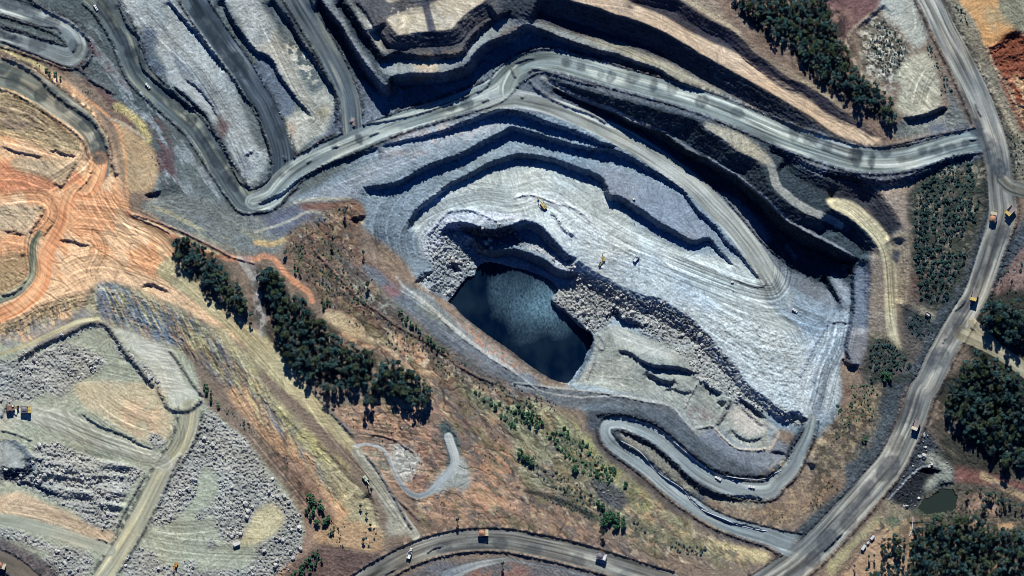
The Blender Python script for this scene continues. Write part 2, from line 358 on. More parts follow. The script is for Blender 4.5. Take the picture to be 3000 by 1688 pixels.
# purple-grey batters (shade deepened in the colour) and tan fields of the north rim
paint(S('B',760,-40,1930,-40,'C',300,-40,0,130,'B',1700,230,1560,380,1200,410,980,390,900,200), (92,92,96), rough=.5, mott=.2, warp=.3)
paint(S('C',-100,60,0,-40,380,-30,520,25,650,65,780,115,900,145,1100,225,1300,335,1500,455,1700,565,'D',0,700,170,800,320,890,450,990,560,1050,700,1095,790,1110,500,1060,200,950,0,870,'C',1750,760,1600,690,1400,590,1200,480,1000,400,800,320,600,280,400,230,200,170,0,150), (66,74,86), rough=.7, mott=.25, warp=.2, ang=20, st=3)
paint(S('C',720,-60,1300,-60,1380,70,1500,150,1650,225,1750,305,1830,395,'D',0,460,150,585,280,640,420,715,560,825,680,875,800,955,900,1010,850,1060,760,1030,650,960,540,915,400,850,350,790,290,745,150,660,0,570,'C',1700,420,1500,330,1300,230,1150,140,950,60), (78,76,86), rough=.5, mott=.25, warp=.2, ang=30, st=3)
paint(S('C',340,-60,720,-60,950,48,1150,128,1300,222,1500,322,1700,412,'D',0,565,150,650,300,742,360,792,420,850,550,912,650,952,760,1022,860,1052,800,1095,700,1080,560,1035,450,975,320,878,170,788,0,688,'C',1700,562,1500,450,1300,332,1100,222,900,142,780,112,650,62,500,22), (208,182,152), rough=.12, mott=.12, soft=2, warp=.15, ang=30, st=4)
paint(S('B',985,150,1100,95,1265,58,1290,150,1312,232,1200,245,1080,262,1030,200), (192,180,156), rough=.25, soft=2, warp=.2)
paint(S('B',1285,52,1500,-30,1760,-40,1620,85,1530,165,1472,222,1340,235,1310,130), (192,178,152), rough=.25, soft=2, warp=.2)
paint(S('B',960,-30,1140,-30,1060,10,1000,22), (196,184,160), rough=.2, soft=2, warp=.2)
mottle(S('B',1000,60,1300,60,1700,-20,1500,220,1080,260), (214,204,184), .06, 12, .6, 4)
stroke(S('B',1265,-40,1285,60,1325,230,1370,400), 22, (66,72,92), .85, 3)
# top right rim: tracks and dry ground
paint(S('C',1180,-60,1480,-60,1650,60,1780,220,1930,330,'D',0,340,200,480,420,680,640,820,820,900,960,1010,860,1030,700,930,560,830,420,720,280,640,150,590,0,470,'C',1830,400,1700,280,1500,150,1350,60), (150,136,118), rough=.5, mott=.35, ang=38, st=4)
stroke(S('C',1240,-40,1450,90,1700,240,1930,380,'D',150,520,330,660,560,790,760,920,940,1020), 12, (186,170,140), .9, 3)
stroke(S('D',-20,350,180,470,420,640,600,760,760,860,900,960,960,1020), 11, (188,172,140), .9, 3)
paint(S('Z',1780,-80,2160,-80,2250,60,2140,90,2120,140,2160,210,2230,300,2250,340,2200,340,2100,250,1950,160,1850,70), (132,112,98), rough=.5, mott=.3)
paint(S('D',440,-40,900,-40,830,60,700,160,620,230,560,300,480,130), (128,94,92), rough=.35, mott=.15, ang=-70, st=4)
mottle(S('D',450,60,640,100,640,220,560,280,480,160), (164,128,112), .0, 26, .7, 2)
stroke(S('D',870,40,720,150,620,240,590,340,640,440,690,540,800,640,930,730), 10, (176,160,140), .8, 3)
# pads between woodland and right haul road
paint(S('D',860,-40,1070,-40,1150,180,1180,330,1100,370,1040,300,960,170,860,100), (182,184,172), rough=.3, mott=.15)
paint(S('D',700,200,840,110,940,180,1020,300,1060,400,1000,560,940,620,820,600,730,540,690,400,680,280), (110,106,96), rough=.7, mott=.4)
mottle(S('D',690,220,840,110,960,190,1050,330,1060,420,960,600,1000,640,900,700,730,560,690,400), (190,186,172), .03, 11, .85, 3)
paint(S('D',1060,430,1180,400,1240,480,1280,600,1290,700,1280,820,1060,880,960,800,1000,650,950,590,1000,520), (182,178,156), rough=.35, mott=.2)
paint(S('D',1100,100,1190,300,1290,520,1420,760,1500,900,1500,960,1360,980,1200,1020,950,1050,1000,900,1340,850,1320,600,1240,420,1190,250), (124,128,126), rough=.6, mott=.4)
paint(S('D',1200,960,1280,930,1350,960,1300,1000,1230,1010), (112,120,136), rough=.3)
# far right strip
paint(S('D',1330,-60,2050,-60,2050,1400,1800,1300,1700,900,1500,450), (142,136,118), rough=.7, mott=.4)
paint(S('D',1420,-40,1680,-40,1800,140,1850,220,1750,330,1640,360,1590,230,1500,90), (208,160,100), rough=.25, mott=.2, soft=5, ang=40, st=3)
mottle(S('D',1620,60,1700,60,1820,200,1700,240), (170,156,120), -.02, 20, .8, 3, ang=40, st=4)
paint(S('D',1640,370,1700,345,1840,225,2050,260,2050,1050,1930,1000,1850,850,1760,640,1700,520), (140,80,56), rough=1.3, mott=.5)
mottle(S('D',1820,620,2050,560,2050,900,1900,880), (206,168,122), -.05, 16, .85, 3)
stroke(S('D',1650,370,1700,500,1800,650,1870,800,1960,1000), 8, (168,150,126), .8, 3)
stroke(S('D',1560,460,1680,660,1780,860,1870,1000,1960,1080), 14, (182,168,140), .7, 4)
paint(S('D',1740,40,2050,-60,2050,280,1850,220), (150,150,128), rough=.6, mott=.4)
# main pit, floor and benches
PIT = S('Z',720,520,800,470,900,400,1000,350,1150,300,1300,285,1450,300,1600,370,1740,480,1850,570,1960,700,2050,760,2120,830,2110,950,2140,1010,2080,1080,2040,1110,1960,1080,1900,1150,1700,1070,1480,1040,1420,960,1300,880,1130,760,1050,700,1000,640,900,560,890,520)
paint(S('B',760,620,1000,700,1500,500,1930,240,'C',300,260,900,520,1500,700,1930,860,'D',0,860,800,1130,1000,1100,1500,950,1640,1180,1300,1300,1000,1400,500,1400,'H',700,300,640,700,600,950,200,900,'G',1930,700,'G',1600,500,'C',900,1100,'C',0,900,'B',1500,950,900,1050,560,1130,560,900), (116,124,134), rough=.5, mott=.3)
paint(PIT, (140,156,168), rough=.45, mott=.22, warp=.3)
paint(S('Z',720,520,900,430,1050,330,1300,290,1280,320,1100,370,1000,430,910,470,900,500,800,500), (160,170,180), rough=.4, mott=.15)
mottle(S('Z',960,330,1200,310,1150,360,980,400), (190,180,176), .02, 20, .6, 4)
paint(S('Z',1500,420,1600,440,1750,520,1800,600,1700,620,1600,560,1520,480), (140,150,164), rough=.3, mott=.2)
paint(S('Z',1040,560,1100,480,1250,430,1400,420,1520,480,1600,560,1720,630,1860,650,1900,700,1960,740,2060,800,2000,900,1900,880,1750,780,1560,700,1460,680,1350,560,1200,540,1120,560,1080,640), FLOOR, rough=.28, mott=.2, ang=35, st=3)
paint(S('Z',1300,480,1420,490,1480,560,1620,640,1640,720,1500,700,1420,620,1330,540), (190,198,200), rough=.45, mott=.25)
paint(S('Z',1500,660,1650,640,1800,760,1900,820,2000,840,2070,820,2100,900,2110,1000,2050,1060,1980,1040,1850,960,1750,830,1600,730), (176,186,192), rough=.5, mott=.18)
paint(S('G',1200,820,1500,900,1930,1000,'H',300,1250,'L',240,250,60,160,'K',1930,80,'G',1700,1300,1480,1030), (180,188,190), rough=.7, mott=.15)
paint(S('H',-20,760,250,800,420,860,560,900,480,960,330,1100,200,1000,60,900), (136,152,166), rough=.5, mott=.25)
paint(S('H',560,900,640,980,600,1150,540,1280,440,1449,'L',420,120,340,380,220,380,330,200,'H',330,1300,440,1100), (146,160,172), rough=.55, mott=.2)
mottle(S('H',200,1449,500,900,640,1000,420,1449,'L',400,100,320,200), (196,206,214), .04, 10, .6, 4, ang=-60, st=3)
# wall rock of the east side
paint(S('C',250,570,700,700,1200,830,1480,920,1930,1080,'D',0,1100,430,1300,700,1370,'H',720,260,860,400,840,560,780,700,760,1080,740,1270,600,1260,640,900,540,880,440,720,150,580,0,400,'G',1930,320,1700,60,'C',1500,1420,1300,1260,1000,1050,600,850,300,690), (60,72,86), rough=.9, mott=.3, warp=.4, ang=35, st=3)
for p, c, w in ((S('C',230,585,400,680,600,775,760,830,900,905,1040,955), (158,160,158), 12), (S('C',1040,955,1150,995,1250,1060,1400,1165), (120,126,134), 7), (S('C',1480,1195,1600,1272,1700,1332,1800,1410,'H',0,60,100,170,200,240,330,312,450,370,560,430,640,485), (142,148,154), 9),
                (S('C',1480,960,1600,1010,1750,1090,1930,1220,'H',60,-60,140,20,220,90,330,150,450,200,540,250), (156,158,154), 24)):
    stroke(p, w, c, .9, 3, rough=.3)
paint(S('C',1440,930,1560,960,1700,1000,1850,1110,1930,1180,1930,1250,1850,1215,1700,1140,1560,1040), (172,168,150), rough=.4)
paint(S('D',160,1170,300,1215,430,1280,440,1310,390,1330,260,1270), (150,152,150), rough=.3)
paint(S('H',480,620,560,680,640,780,590,900,530,780), (150,158,166), rough=.4); stroke(S('H',140,410,200,490), 14, (120,128,140), .8)
paint(S('H',650,560,740,600,760,800,745,1260,640,1280,600,1200,640,900), (122,132,146), rough=.4, mott=.25)
paint(S('H',600,1050,740,1030,740,1230,690,1290,610,1260), (140,140,144), rough=.3)
paint(S('H',780,440,850,420,880,600,890,1080,760,1110,770,700), (150,138,124), rough=.5, mott=.25)
paint(S('H',700,-20,820,-40,1050,280,920,380,860,280,700,110,560,60,450,30,'D',450,1330,740,1370), (72,74,82), rough=.5, mott=.2, warp=.3)
paint(S('H',920,380,1050,290,1070,600,1040,860,980,880,960,600), (162,148,126), rough=.4, mott=.2, warp=.3)
paint(S('H',820,-60,1100,-60,1090,200,1060,300,900,100), (168,150,132), rough=.4, mott=.25, warp=.4)
paint(S('H',436,50,600,60,700,120,820,230,900,320,925,400,950,520,975,700,970,900,975,1050,1010,1190,960,1180,900,1080,880,900,870,600,830,420,740,320,620,200,500,140), (200,190,154), rough=.2, mott=.15, soft=2, warp=.2, ang=70, st=4)
paint(S('H',930,440,975,430,995,480,970,540,935,500), (86,90,100), a=.9, soft=3)
paint(S('H',780,1090,900,1080,920,1110,860,1100,790,1130), (182,170,134), rough=.3)
# green-grey scrub right of the pit
paint(S('H',1090,-60,1690,-60,1660,200,1560,500,1400,820,1300,960,1200,1200,1060,1449,760,1449,700,1300,780,1120,900,1100,1010,1190,1010,900,1070,850,1080,400), (104,98,92), rough=.6, mott=.45)
mottle(S('H',1100,0,1300,0,1600,100,1560,400,1280,620,1150,600,1100,500), (150,142,122), .05, 16, .75, 3)
mottle(S('D',1100,1380,1200,1280,1400,1200,1600,1180,1640,1449,'H',1600,0,1100,0), (164,158,134), .02, 20, .8, 7)
mottle(S('H',1080,620,1350,600,1240,800,1090,780), (132,96,84), -.02, 24, .7, 5)
paint(S('H',1060,850,1200,880,1310,940,1250,1000,1150,950), (174,164,136), rough=.3, a=.8)
stroke(S('H',1300,40,1290,120,1230,220,1240,330), 8, (160,150,130), .7)
paint(S('H',1000,860,1080,870,1230,960,1240,1050,1150,1120,1040,1000), (88,88,94), rough=.8, a=.8)
# slopes beside the right haul road
paint(S('H',1550,400,1700,-60,1690,400,'H',1400,950,1150,1449,'L',1050,0,900,450,700,720,420,1080,300,1200,200,1130,400,900,640,500,820,150,900,0,'H',1100,1300,1250,950,1480,600), (84,92,98), rough=.8, mott=.35)
paint(S('H',1930,180,1800,400,1650,740,1600,800,1560,950,1700,900,2050,500,2050,100), (84,92,100), rough=.9, mott=.35)
paint(S('H',1930,420,1820,560,1680,760,1750,820,2050,900,2050,400), (150,122,112), rough=.4, mott=.25)
paint(S('H',1500,820,2050,800,2050,1449,1600,1449,1500,1000), (92,90,82), rough=.6, mott=.35)
# lower right woodland floor
paint(S('L',1250,0,2050,-60,2050,1600,500,1600,600,1350,800,1100,1000,900,1250,500,1400,300,1350,150), (100,94,84), rough=.6, mott=.4)
paint(S('L',1400,620,1560,640,1930,760,2050,840,2050,920,1850,850,1650,760,1400,720), (142,98,88), rough=.4)
stroke(S('L',1620,690,1750,760,1930,850,2050,900), 22, (184,158,120), .9, 4); stroke(S('L',1700,760,1930,810,2050,820),12,(70,70,84),.6)
paint(S('L',1430,880,1640,840,1740,960,1650,1060,1430,1030), (164,134,114), rough=.4, mott=.25)
paint(S('L',580,1400,780,1150,880,1120,1080,1030,1100,1250,1080,1449,560,1500), (182,150,118), rough=.35, mott=.2)
mottle(S('L',740,1060,1060,1020,1050,1120,900,1150,780,1110), (206,176,130), .0, 16, .7, 4)
paint(S('L',450,1350,640,1180,780,1040,860,980,880,1010,780,1090,640,1250,480,1449), (176,166,124), rough=.3)
stroke(S('L',600,1400,700,1270,790,1130), 7, (110,96,96), .8)
paint(S('L',1880,1040,1740,1060,1700,1090,1830,1100), (196,156,112), soft=3)
mottle(S('L',1100,950,2050,900,2050,1500,1100,1500), (168,136,108), .1, 22, .8, 5)
# blue-grey embankment and pond surroundings
paint(S('L',900,860,980,700,1100,480,1190,350,1250,420,1330,560,1400,640,1400,740,1290,790,1180,820,1120,930,1060,970), (72,80,88), rough=1.0, mott=.3, rub=.25)
paint(S('L',930,840,1080,690,1190,620,1300,640,1250,700,1160,830,1100,910,1050,950), (46,50,58), rough=1.1, mott=.2)
stroke(S('L',915,870,1000,770,1110,660,1200,615,1290,625), 6, (158,162,168), .9, 2)
paint(S('L',1150,560,1230,510,1330,570,1400,650,1380,720,1420,760,1380,750,1300,710,1220,800,1180,800,1230,700,1330,660,1250,620), (158,160,148), rough=.25)
paint(S('L',880,870,1000,920,1080,970,980,1010,890,960), (146,136,112), rough=.4)
mottle(S('L',850,1000,980,990,970,1060,920,1080), (84,116,98), -.1, 20, .8, 4)
mottle(S('L',1100,930,1140,860,1260,770,1380,760,1440,820,1440,940,1380,1000,1180,1020), (78,88,70), -.02, 7, .6, 3)
mottle(S('L',1080,960,1430,940,1420,980,1200,1010), (84,112,80), .02, 12, .7, 4)
# orange yard, west
paint(S('Z',-150,130,60,170,160,200,240,280,290,380,310,500,330,540,430,600,480,680,560,760,640,850,700,920,640,880,500,800,330,740,240,720,130,830,-150,900), (234,192,146), rough=.2, mott=.16, ang=40, st=3)
mottle(S('Z',0,300,250,380,330,540,440,640,380,700,200,640,100,820,-60,860), (232,162,106), .04, 50, .75, 5, ang=60, st=2)
paint(S('Z',-120,400,120,420,200,440,190,470,120,480,-120,480), (214,138,94), rough=.25, a=.8)
paint(S('A',-60,660,150,720,290,790,400,900,520,990,600,1080,600,1160,540,1150,340,1120,150,1040,-60,980), (176,156,120), rough=.55, mott=.3)
mottle(S('A',0,780,250,850,400,900,300,960,50,960), (120,100,96), .0, 20, .6, 3, ang=20, st=3)
stroke(S('A',-40,690,120,720,260,800,380,900), 9, (222,196,142), .8, 3); stroke(S('A',-40,980,200,1040,400,1120,500,1150), 10, (226,192,140), .8, 3)
paint(S('A',80,1200,340,1200,570,1200,540,1300,460,1390,300,1330,100,1270), (196,170,134), rough=.35)
paint(S('E',-60,110,280,100,320,130,270,220,210,310,90,290,-60,290), (200,176,142), rough=.4, mott=.2)
paint(S('E',-60,610,180,590,200,640,150,720,40,760,-60,770), (186,158,116), rough=.5)
paint(S('E',-60,480,200,460,220,580,-60,590), (168,146,108), rough=.4, a=.8)
paint(S('A',870,920,960,950,1080,1060,1150,1130,1190,1290,1150,1420,1050,1449,960,1449,930,1300,900,1100), (190,162,122), rough=.25, mott=.12)
stroke(S('A',0,360,130,420,300,500,330,520), 13, (214,200,142), .8, 4); stroke(S('A',880,800,960,850,1060,940,1110,1050), 24, (200,184,122), .9, 8)
stroke(S('A',480,640,600,720,720,800,840,900,900,1000,940,1130,950,1300,960,1449,'E',960,120), 9, (222,164,112), .8, 3)
stroke(S('A',820,890,920,930,1020,990,1100,1050), 9, (188,178,158), .8, 3)
stroke(S('E',960,165,1100,215,1300,320,1480,420,1620,480,1800,510,1930,505,'F',60,480,130,500,250,640,400,760,420,820), 17, (216,150,108), .9, 4)
stroke(S('E',1000,170,1200,260,1330,320,1500,400,1650,470), 7, (232,206,160), .9, 3)
# mid strip: yellow/grey strata above the woodland
paint(S('E',1060,90,1300,20,1600,60,1930,200,'F',100,160,300,80,740,65,800,150,700,250,600,330,400,270,250,370,150,460,0,450,'E',1930,480,1700,430,1400,310,1180,190), (126,131,130), rough=.5, mott=.35, ang=25, st=4)
mottle(S('E',1080,90,1500,160,1930,330,'F',200,370,150,430,0,430,'E',1800,440,1400,290), (196,190,146), .06, 22, .55, 5, ang=25, st=5)
paint(S('F',100,180,300,100,420,140,560,180,520,220,350,240,250,300,100,300), (112,116,130), rough=.4, mott=.2)
paint(S('F',330,100,560,80,740,65,760,110,600,130,400,140,340,130), (142,104,92), rough=.3)
stroke(S('F',0,300,200,240,400,150,560,170,700,130), 8, (186,186,168), .8, 3); stroke(S('F',0,200,200,110,400,60,700,50), 9, (190,186,166), .7, 3)
stroke(S('F',0,380,120,390,250,350), 16, (214,182,120), .8, 5)
paint(S('F',0,60,180,30,280,60,180,130,60,200,0,190), (80,90,106), rough=.4)
paint(S('F',80,60,280,-30,310,30,260,90,180,100,120,150), (152,158,158), rough=.1, a=.9)
# brown vegetated flank
paint(S('F',240,330,380,270,600,180,740,70,820,160,760,330,800,480,900,540,1050,650,1150,760,1350,980,1560,1250,1930,1449,1930,1560,1500,1500,1300,1330,900,1200,700,1000,500,880,400,700,240,520), (138,108,92), rough=.55, mott=.35, ang=45, st=2)
paint(S('F',380,300,450,440,600,600,800,800,1100,1060,1400,1330,1930,1560,1930,1449,1500,1150,1200,840,1000,740,860,640,740,560,640,420,500,380), (112,108,106), rough=.5, mott=.3, ang=45, st=3)
mottle(S('F',640,600,740,640,960,800,1060,900,900,870,740,780), (170,176,160), -.04, 16, .8, 3)
paint(S('F',1000,700,1100,760,1240,960,1400,1130,1600,1250,1930,1449,'K',200,100,'G',200,1449,'F',1700,1290,1500,1120,1300,970,1200,860), (98,108,118), rough=.45, mott=.25, ang=42, st=4)
paint(S('F',780,560,900,560,1060,700,1290,780,1440,920,1600,1070,1930,1300,'G',200,1430,0,1400,'F',1700,1270,1400,1090,1150,900,960,760), (110,116,124), rough=.4, mott=.25, ang=42, st=4)
paint(S('F',960,700,1080,720,1080,780,1000,780), (140,92,88), a=.7)
paint(S('F',1100,690,1290,780,1440,920,1600,1060,1800,1200,1930,1290,'G',150,1410,0,1330,'F',1800,1290,1600,1160,1400,1010,1200,840), (122,128,132), rough=.4, mott=.2)
paint(S('F',1540,930,1700,1060,1930,1250,'G',100,1350,40,1330,'F',1800,1230,1600,1060,1500,960), (132,126,118), rough=.4, mott=.3)
mottle(S('F',1560,960,1700,1080,1930,1260,'G',100,1360,40,1350,'F',1800,1250,1600,1080), (176,120,90), .02, 9, .8, 3)
mottle(S('F',1200,820,1400,950,1500,1010,1380,960,1280,900), (120,124,70), -.1, 12, .8, 3)
stroke(S('F',1060,640,1130,720,1290,840,1440,980,1600,1110,1800,1250,1930,1330), 7, (184,182,176), .7, 3)
stroke(S('F',400,290,480,440,620,640,740,790,900,900,1080,1030,1300,1150,1560,1340,'G',0,1600), 14, (162,122,104), .7, 5)
paint(S('F',500,930,620,900,780,1000,900,1060,1080,1070,1120,1160,900,1150,700,1080,560,1010), (198,176,136), rough=.4, mott=.2)
paint(S('F',1060,1070,1250,1160,1400,1300,1560,1400,1640,1449,1300,1370,1160,1290,1060,1180), (198,152,112), rough=.4, mott=.2)
stroke(S('F',640,1050,800,1150,960,1170,1080,1260,1240,1350,1400,1370,1560,1449,'K',-360,100), 12, (204,166,126), .8, 4)
mottle(S('F',900,1150,1400,1290,1700,1449,'K',0,110,'J',1700,60,1450,-20,'F',1100,1250), (222,210,176), .02, 18, .7, 4)
# central brown paddock
paint(S('J',600,160,900,160,1340,100,1930,450,'K',0,560,200,800,500,1000,700,1150,1000,1350,1300,1449,500,1250,0,1150,'J',1500,1080,1280,1130,1050,850,800,420,560,200), (146,120,102), rough=.35, mott=.2)
mottle(S('J',640,180,1350,200,1420,600,1200,800,900,700,760,400), (196,146,116), .02, 34, .65, 3, ang=8, st=3)
paint(S('J',900,380,1200,420,1400,600,1300,800,1150,740,1230,560,1060,450), (132,96,84), rough=.35, a=.8)
mottle(S('J',1600,480,1930,500,'K',60,850,'J',1900,1000,1400,900,1200,900), (206,152,114), .0, 34, .7, 6)
paint(S('J',1040,470,1130,480,1240,570,1190,640,1130,750,1080,700,1030,560), (170,164,150), rough=.4)
mottle(S('J',1000,460,1240,560,1130,740), (220,216,204), .04, 10, .8, 3)
paint(S('J',840,500,960,520,1000,640,1040,760,960,650), (150,148,128), rough=.35)
paint(S('J',1440,640,1560,560,1600,740,1560,790,1480,770,1360,820,1340,740), (168,170,164), rough=.25)
paint(S('J',1380,300,1440,280,1520,400,1540,520,1470,640,1430,640,1440,500,1400,400), (84,98,100), rough=.7)
# green gully
paint(S('J',1480,-20,1600,20,1930,180,'K',0,120,200,160,400,250,600,420,740,560,900,700,1200,960,1500,1200,1600,1330,1300,1250,1000,1200,700,1050,400,900,100,760,0,560,'J',1930,400,1700,200), (146,142,114), rough=.5, mott=.35)
mottle(S('J',1560,0,1900,160,'K',0,100,250,160,420,300,600,480,500,520,250,400,0,330,'J',1850,250), (186,192,150), .0, 20, .8, 3)
mottle(S('K',350,220,650,400,900,760,1150,860,1100,960,820,900,600,700,430,480), (166,166,96), .02, 16, .6, 3, ang=40, st=2)
mottle(S('K',600,500,900,760,1250,1000,1600,1200,1500,1250,1100,1050,750,900), (184,158,108), .06, 22, .7, 8)
paint(S('K',600,740,680,720,860,850,820,950,760,930,640,850), (110,112,120), rough=.5, rub=.3)
stroke(S('J',1370,80,1500,200,1620,340,1750,470,1880,560,1930,640,'K',20,740,80,800,250,840,420,900,600,1000,700,1050), 8, (72,66,70), .8, 3)
stroke(S('K',80,780,260,810,440,880,640,980,820,1090,1000,1190,1200,1250,1450,1340), 16, (146,132,116), .8, 3)
paint(S('K',1400,900,1930,900,'L',250,880,380,700,480,560,560,640,560,800,300,960,0,1080,'K',1930,1100,1600,1020), (132,114,98), rough=.4, mott=.35)
mottle(S('K',1650,920,1930,920,'L',200,900,400,700,520,700,400,900,100,1000,'K',1900,1040), (172,140,108), .04, 16, .7, 3)
paint(S('K',1500,1180,1930,1260,'L',0,1300,30,1330,'K',1930,1350,1700,1330,1500,1280), (202,182,132), rough=.4, mott=.3)
paint(S('L',560,0,640,40,740,200,760,330,660,420,600,600,480,560,420,620,380,520,440,400,520,260), (122,104,92), rough=.45, mott=.3)
mottle(S('L',400,400,620,160,760,60,830,60,800,300,700,450,600,600,380,600), (120,110,80), .03, 12, .7, 5)
for p in (S('L',500,300,540,290,550,340,520,400,480,360), S('L',570,290,640,290,670,340,640,420,600,390)): paint(p, (74,66,70), rough=.6, soft=4)
# switchback surroundings
paint(S('K',560,210,700,180,1000,170,1300,200,1500,360,1700,500,1930,580,'L',100,500,200,420,280,300,330,280,360,380,260,620,130,780,'K',1930,900,1700,860,1500,840,1350,960,1100,760,880,640,700,520,600,400), (88,95,102), rough=.5, mott=.3)
paint(S('K',820,330,1000,430,1150,540,1300,680,1400,780,1560,830,1930,880,'L',0,900,0,930,'K',1700,930,1450,840,1300,800,1150,680,1000,530,850,420), (140,136,124), rough=.6, mott=.35)
paint(S('K',620,340,700,460,850,620,1050,760,1240,920,1400,1030,1600,1130,1930,1210,1930,1260,1600,1190,1300,1040,1100,880,900,700,700,560,600,420), (104,96,94), rough=.5, mott=.35)
paint(S('K',0,0,300,20,700,60,1100,130,1300,170,1500,330,1420,400,1200,240,800,170,600,180,400,180,100,60), (100,106,112), rough=.45, mott=.25, ang=15, st=4)
stroke(S('K',0,0,200,50,500,100,800,90,1180,150,1280,260,1400,380,1500,370,1560,320), 5, (178,178,176), .7, 2)
# lower pit yard
paint(S('G',620,1060,760,1000,1000,1080,1180,1160,1300,1180,1560,1300,1750,1449,'K',1850,100,1930,300,1930,480,1700,480,1540,320,1400,380,1200,170,700,40,'G',500,1449,450,1449,600,1250), (154,158,152), rough=.4, mott=.25)
paint(S('G',760,1010,1000,1090,1260,1180,1250,1240,1180,1260,900,1190,790,1150), (178,180,172), rough=.15, soft=4)
mottle(S('K',1250,150,1500,200,1600,330,1450,360,1300,230), (120,104,104), .0, 24, .6, 3)
paint(S('K',1650,220,1750,150,1850,280,1930,350,1800,380,1700,340), (192,186,176), rough=.3)
paint(S('K',1420,400,1540,340,1700,460,1930,500,'L',60,420,160,470,130,560,0,640,'K',1800,640,1600,540), (124,130,140), rough=.4, mott=.25)
stroke(S('K',1520,320,1600,420,1700,490,1800,500,1930,490,'L',60,420,80,370,0,300), 9, (184,178,166), .85, 3)
# rubble
for p, c, r in ((S('G',520,620,700,680,900,780,1100,830,1300,930,1430,1040,1420,1120,1250,1170,1150,1140,1000,1070,940,1030,860,960,760,940,730,1000,600,1060,430,920,330,860,350,740,440,690), (146,148,148), 1.0),
                (S('G',1000,1060,1150,1140,1250,1170,1420,1120,1430,1040,1560,1170,1700,1330,1790,1449,'K',1930,110,'L',130,190,290,260,270,310,170,300,0,200,'K',1800,230,1600,80,1440,0,'G',1350,1340,1280,1240), (156,158,156), .55),
                (S('F',1310,350,1400,260,1500,250,1700,480,1690,600,1560,640,1540,700,1470,800,1420,770,1300,740,1220,640,1330,600,1290,480), (156,164,170), .8),
                (S('F',1500,240,1700,240,1930,260,'G',60,330,140,390,0,410,'F',1800,430,1700,440,1600,330), (96,106,120), .6),
                (S('G',100,420,200,400,330,480,450,510,510,590,470,620,380,580,250,470), (176,176,180), .6)):
    paint(p, c, rough=1.1, rub=r, mott=.25)
paint(S('Z',1080,560,1180,530,1300,540,1340,560,1230,560,1130,590,1110,640,1060,640), (190,196,204), rough=.7, mott=.2)
# south-west quarry yard
paint(S('E',-60,1240,300,1160,640,1010,760,1000,900,1020,1100,1080,1300,1160,1449,1300,'I',1530,100,1600,220,1900,480,2250,950,2300,1250,2150,1449,2000,1560,-60,1560), (170,174,152), rough=.3, mott=.15, ang=20, st=2)
paint(S('I',600,0,1180,0,1250,160,1300,230,1300,330,1260,420,1180,420,1050,400,900,330,740,230,620,150), (198,184,150), rough=.3, mott=.15)
mottle(S('I',860,140,1200,160,1200,380,1000,380), (214,178,140), .0, 34, .6, 3)
paint(S('E',860,1030,960,1050,1160,1120,1260,1180,1300,1230,1400,1449,'I',1500,60,1420,160,1310,170,1260,70,1180,0,'E',1110,1300,1040,1230,960,1150), (196,196,180), rough=.06, mott=.06, soft=3, warp=.3)
paint(S('I',-60,60,160,160,220,240,120,330,-60,340), (180,178,158), rough=.35)
paint(S('I',0,840,180,820,400,920,600,1010,840,1110,850,1190,780,1200,600,1130,300,1040,-60,980,-60,880), (206,180,146), rough=.25, mott=.12, ang=22, st=4)
YR = [(S('E',-60,1290,200,1260,420,1150,560,1150,700,1200,790,1260,770,1330,640,1400,560,1449,'I',460,100,350,60,160,160,-60,60), .8), (S('I',240,480,430,450,600,520,760,570,900,590,1080,650,1020,720,1000,780,960,830,900,940,900,1080,800,1100,640,1040,560,960,400,880,200,780,0,720,-60,690,0,690,180,700,270,620), .9),
      (S('I',1570,210,1700,310,1840,400,1960,560,2080,760,2200,900,2260,1000,2280,1200,2200,1350,2100,1449,'I',1800,1449,1900,1330,1930,1180,1700,1200,1620,1050,1620,1000,1500,960,1600,900,1640,700,1520,640,1440,900,1240,1060,1130,1060,1180,960,1290,700,1450,380), 1.0),
      (S('I',0,1080,160,1120,420,1220,620,1250,700,1320,640,1449,400,1449,330,1330,400,1280,200,1210,0,1150), .8),
      (S('I',960,1449,1020,1230,1090,1250,1120,1300,1280,1370,1560,1410,1760,1400,1900,1449), .6), (S('I',1120,370,1230,400,1230,480,1160,480), .8),
      (S('I',1470,980,1540,960,1550,1010,1500,1030), .7), (S('I',1560,1180,1620,1170,1630,1230,1580,1250), .9), (S('I',1370,1350,1460,1330,1490,1370,1440,1410,1380,1400), .8), (S('I',1090,1270,1160,1260,1170,1320,1110,1330), .7),
      (S('E',540,1060,700,990,800,1000,900,1120,1000,1230,1100,1300,1220,1449,1130,1449,980,1270,900,1230,820,1060,700,1020,560,1090,300,1180,180,1250,120,1240,300,1140), .8)]
for i, (p, r) in enumerate(YR): paint(p, (160,160,154), rough=.6, rub=r, mott=.3, seed=i, soft=4)
paint(S('J',30,930,120,900,200,980,190,1080,60,1180,-60,1230,-120,1200,-60,1060), (196,186,146), rough=.35, mott=.2)
RUBCLR = S('J',0,920,120,890,210,980,200,1080,60,1200,-80,1240,-130,1180,-60,1040)
mk, sl = polymask(RUBCLR, 4); RUB[sl] *= 1-mk
paint(S('I',-60,460,60,450,140,500,160,560,170,635,80,630,-60,610), (160,164,162), rough=.2, soft=3)
paint(S('I',-60,430,120,430,230,520,270,600,240,680,150,700,60,700,-60,680,-60,630,170,640,160,520,60,450), (110,118,126), rough=.7, rub=.35, soft=3)
paint(S('I',-60,1180,160,1230,330,1330,420,1460,-60,1560), (108,100,100), rough=.6)
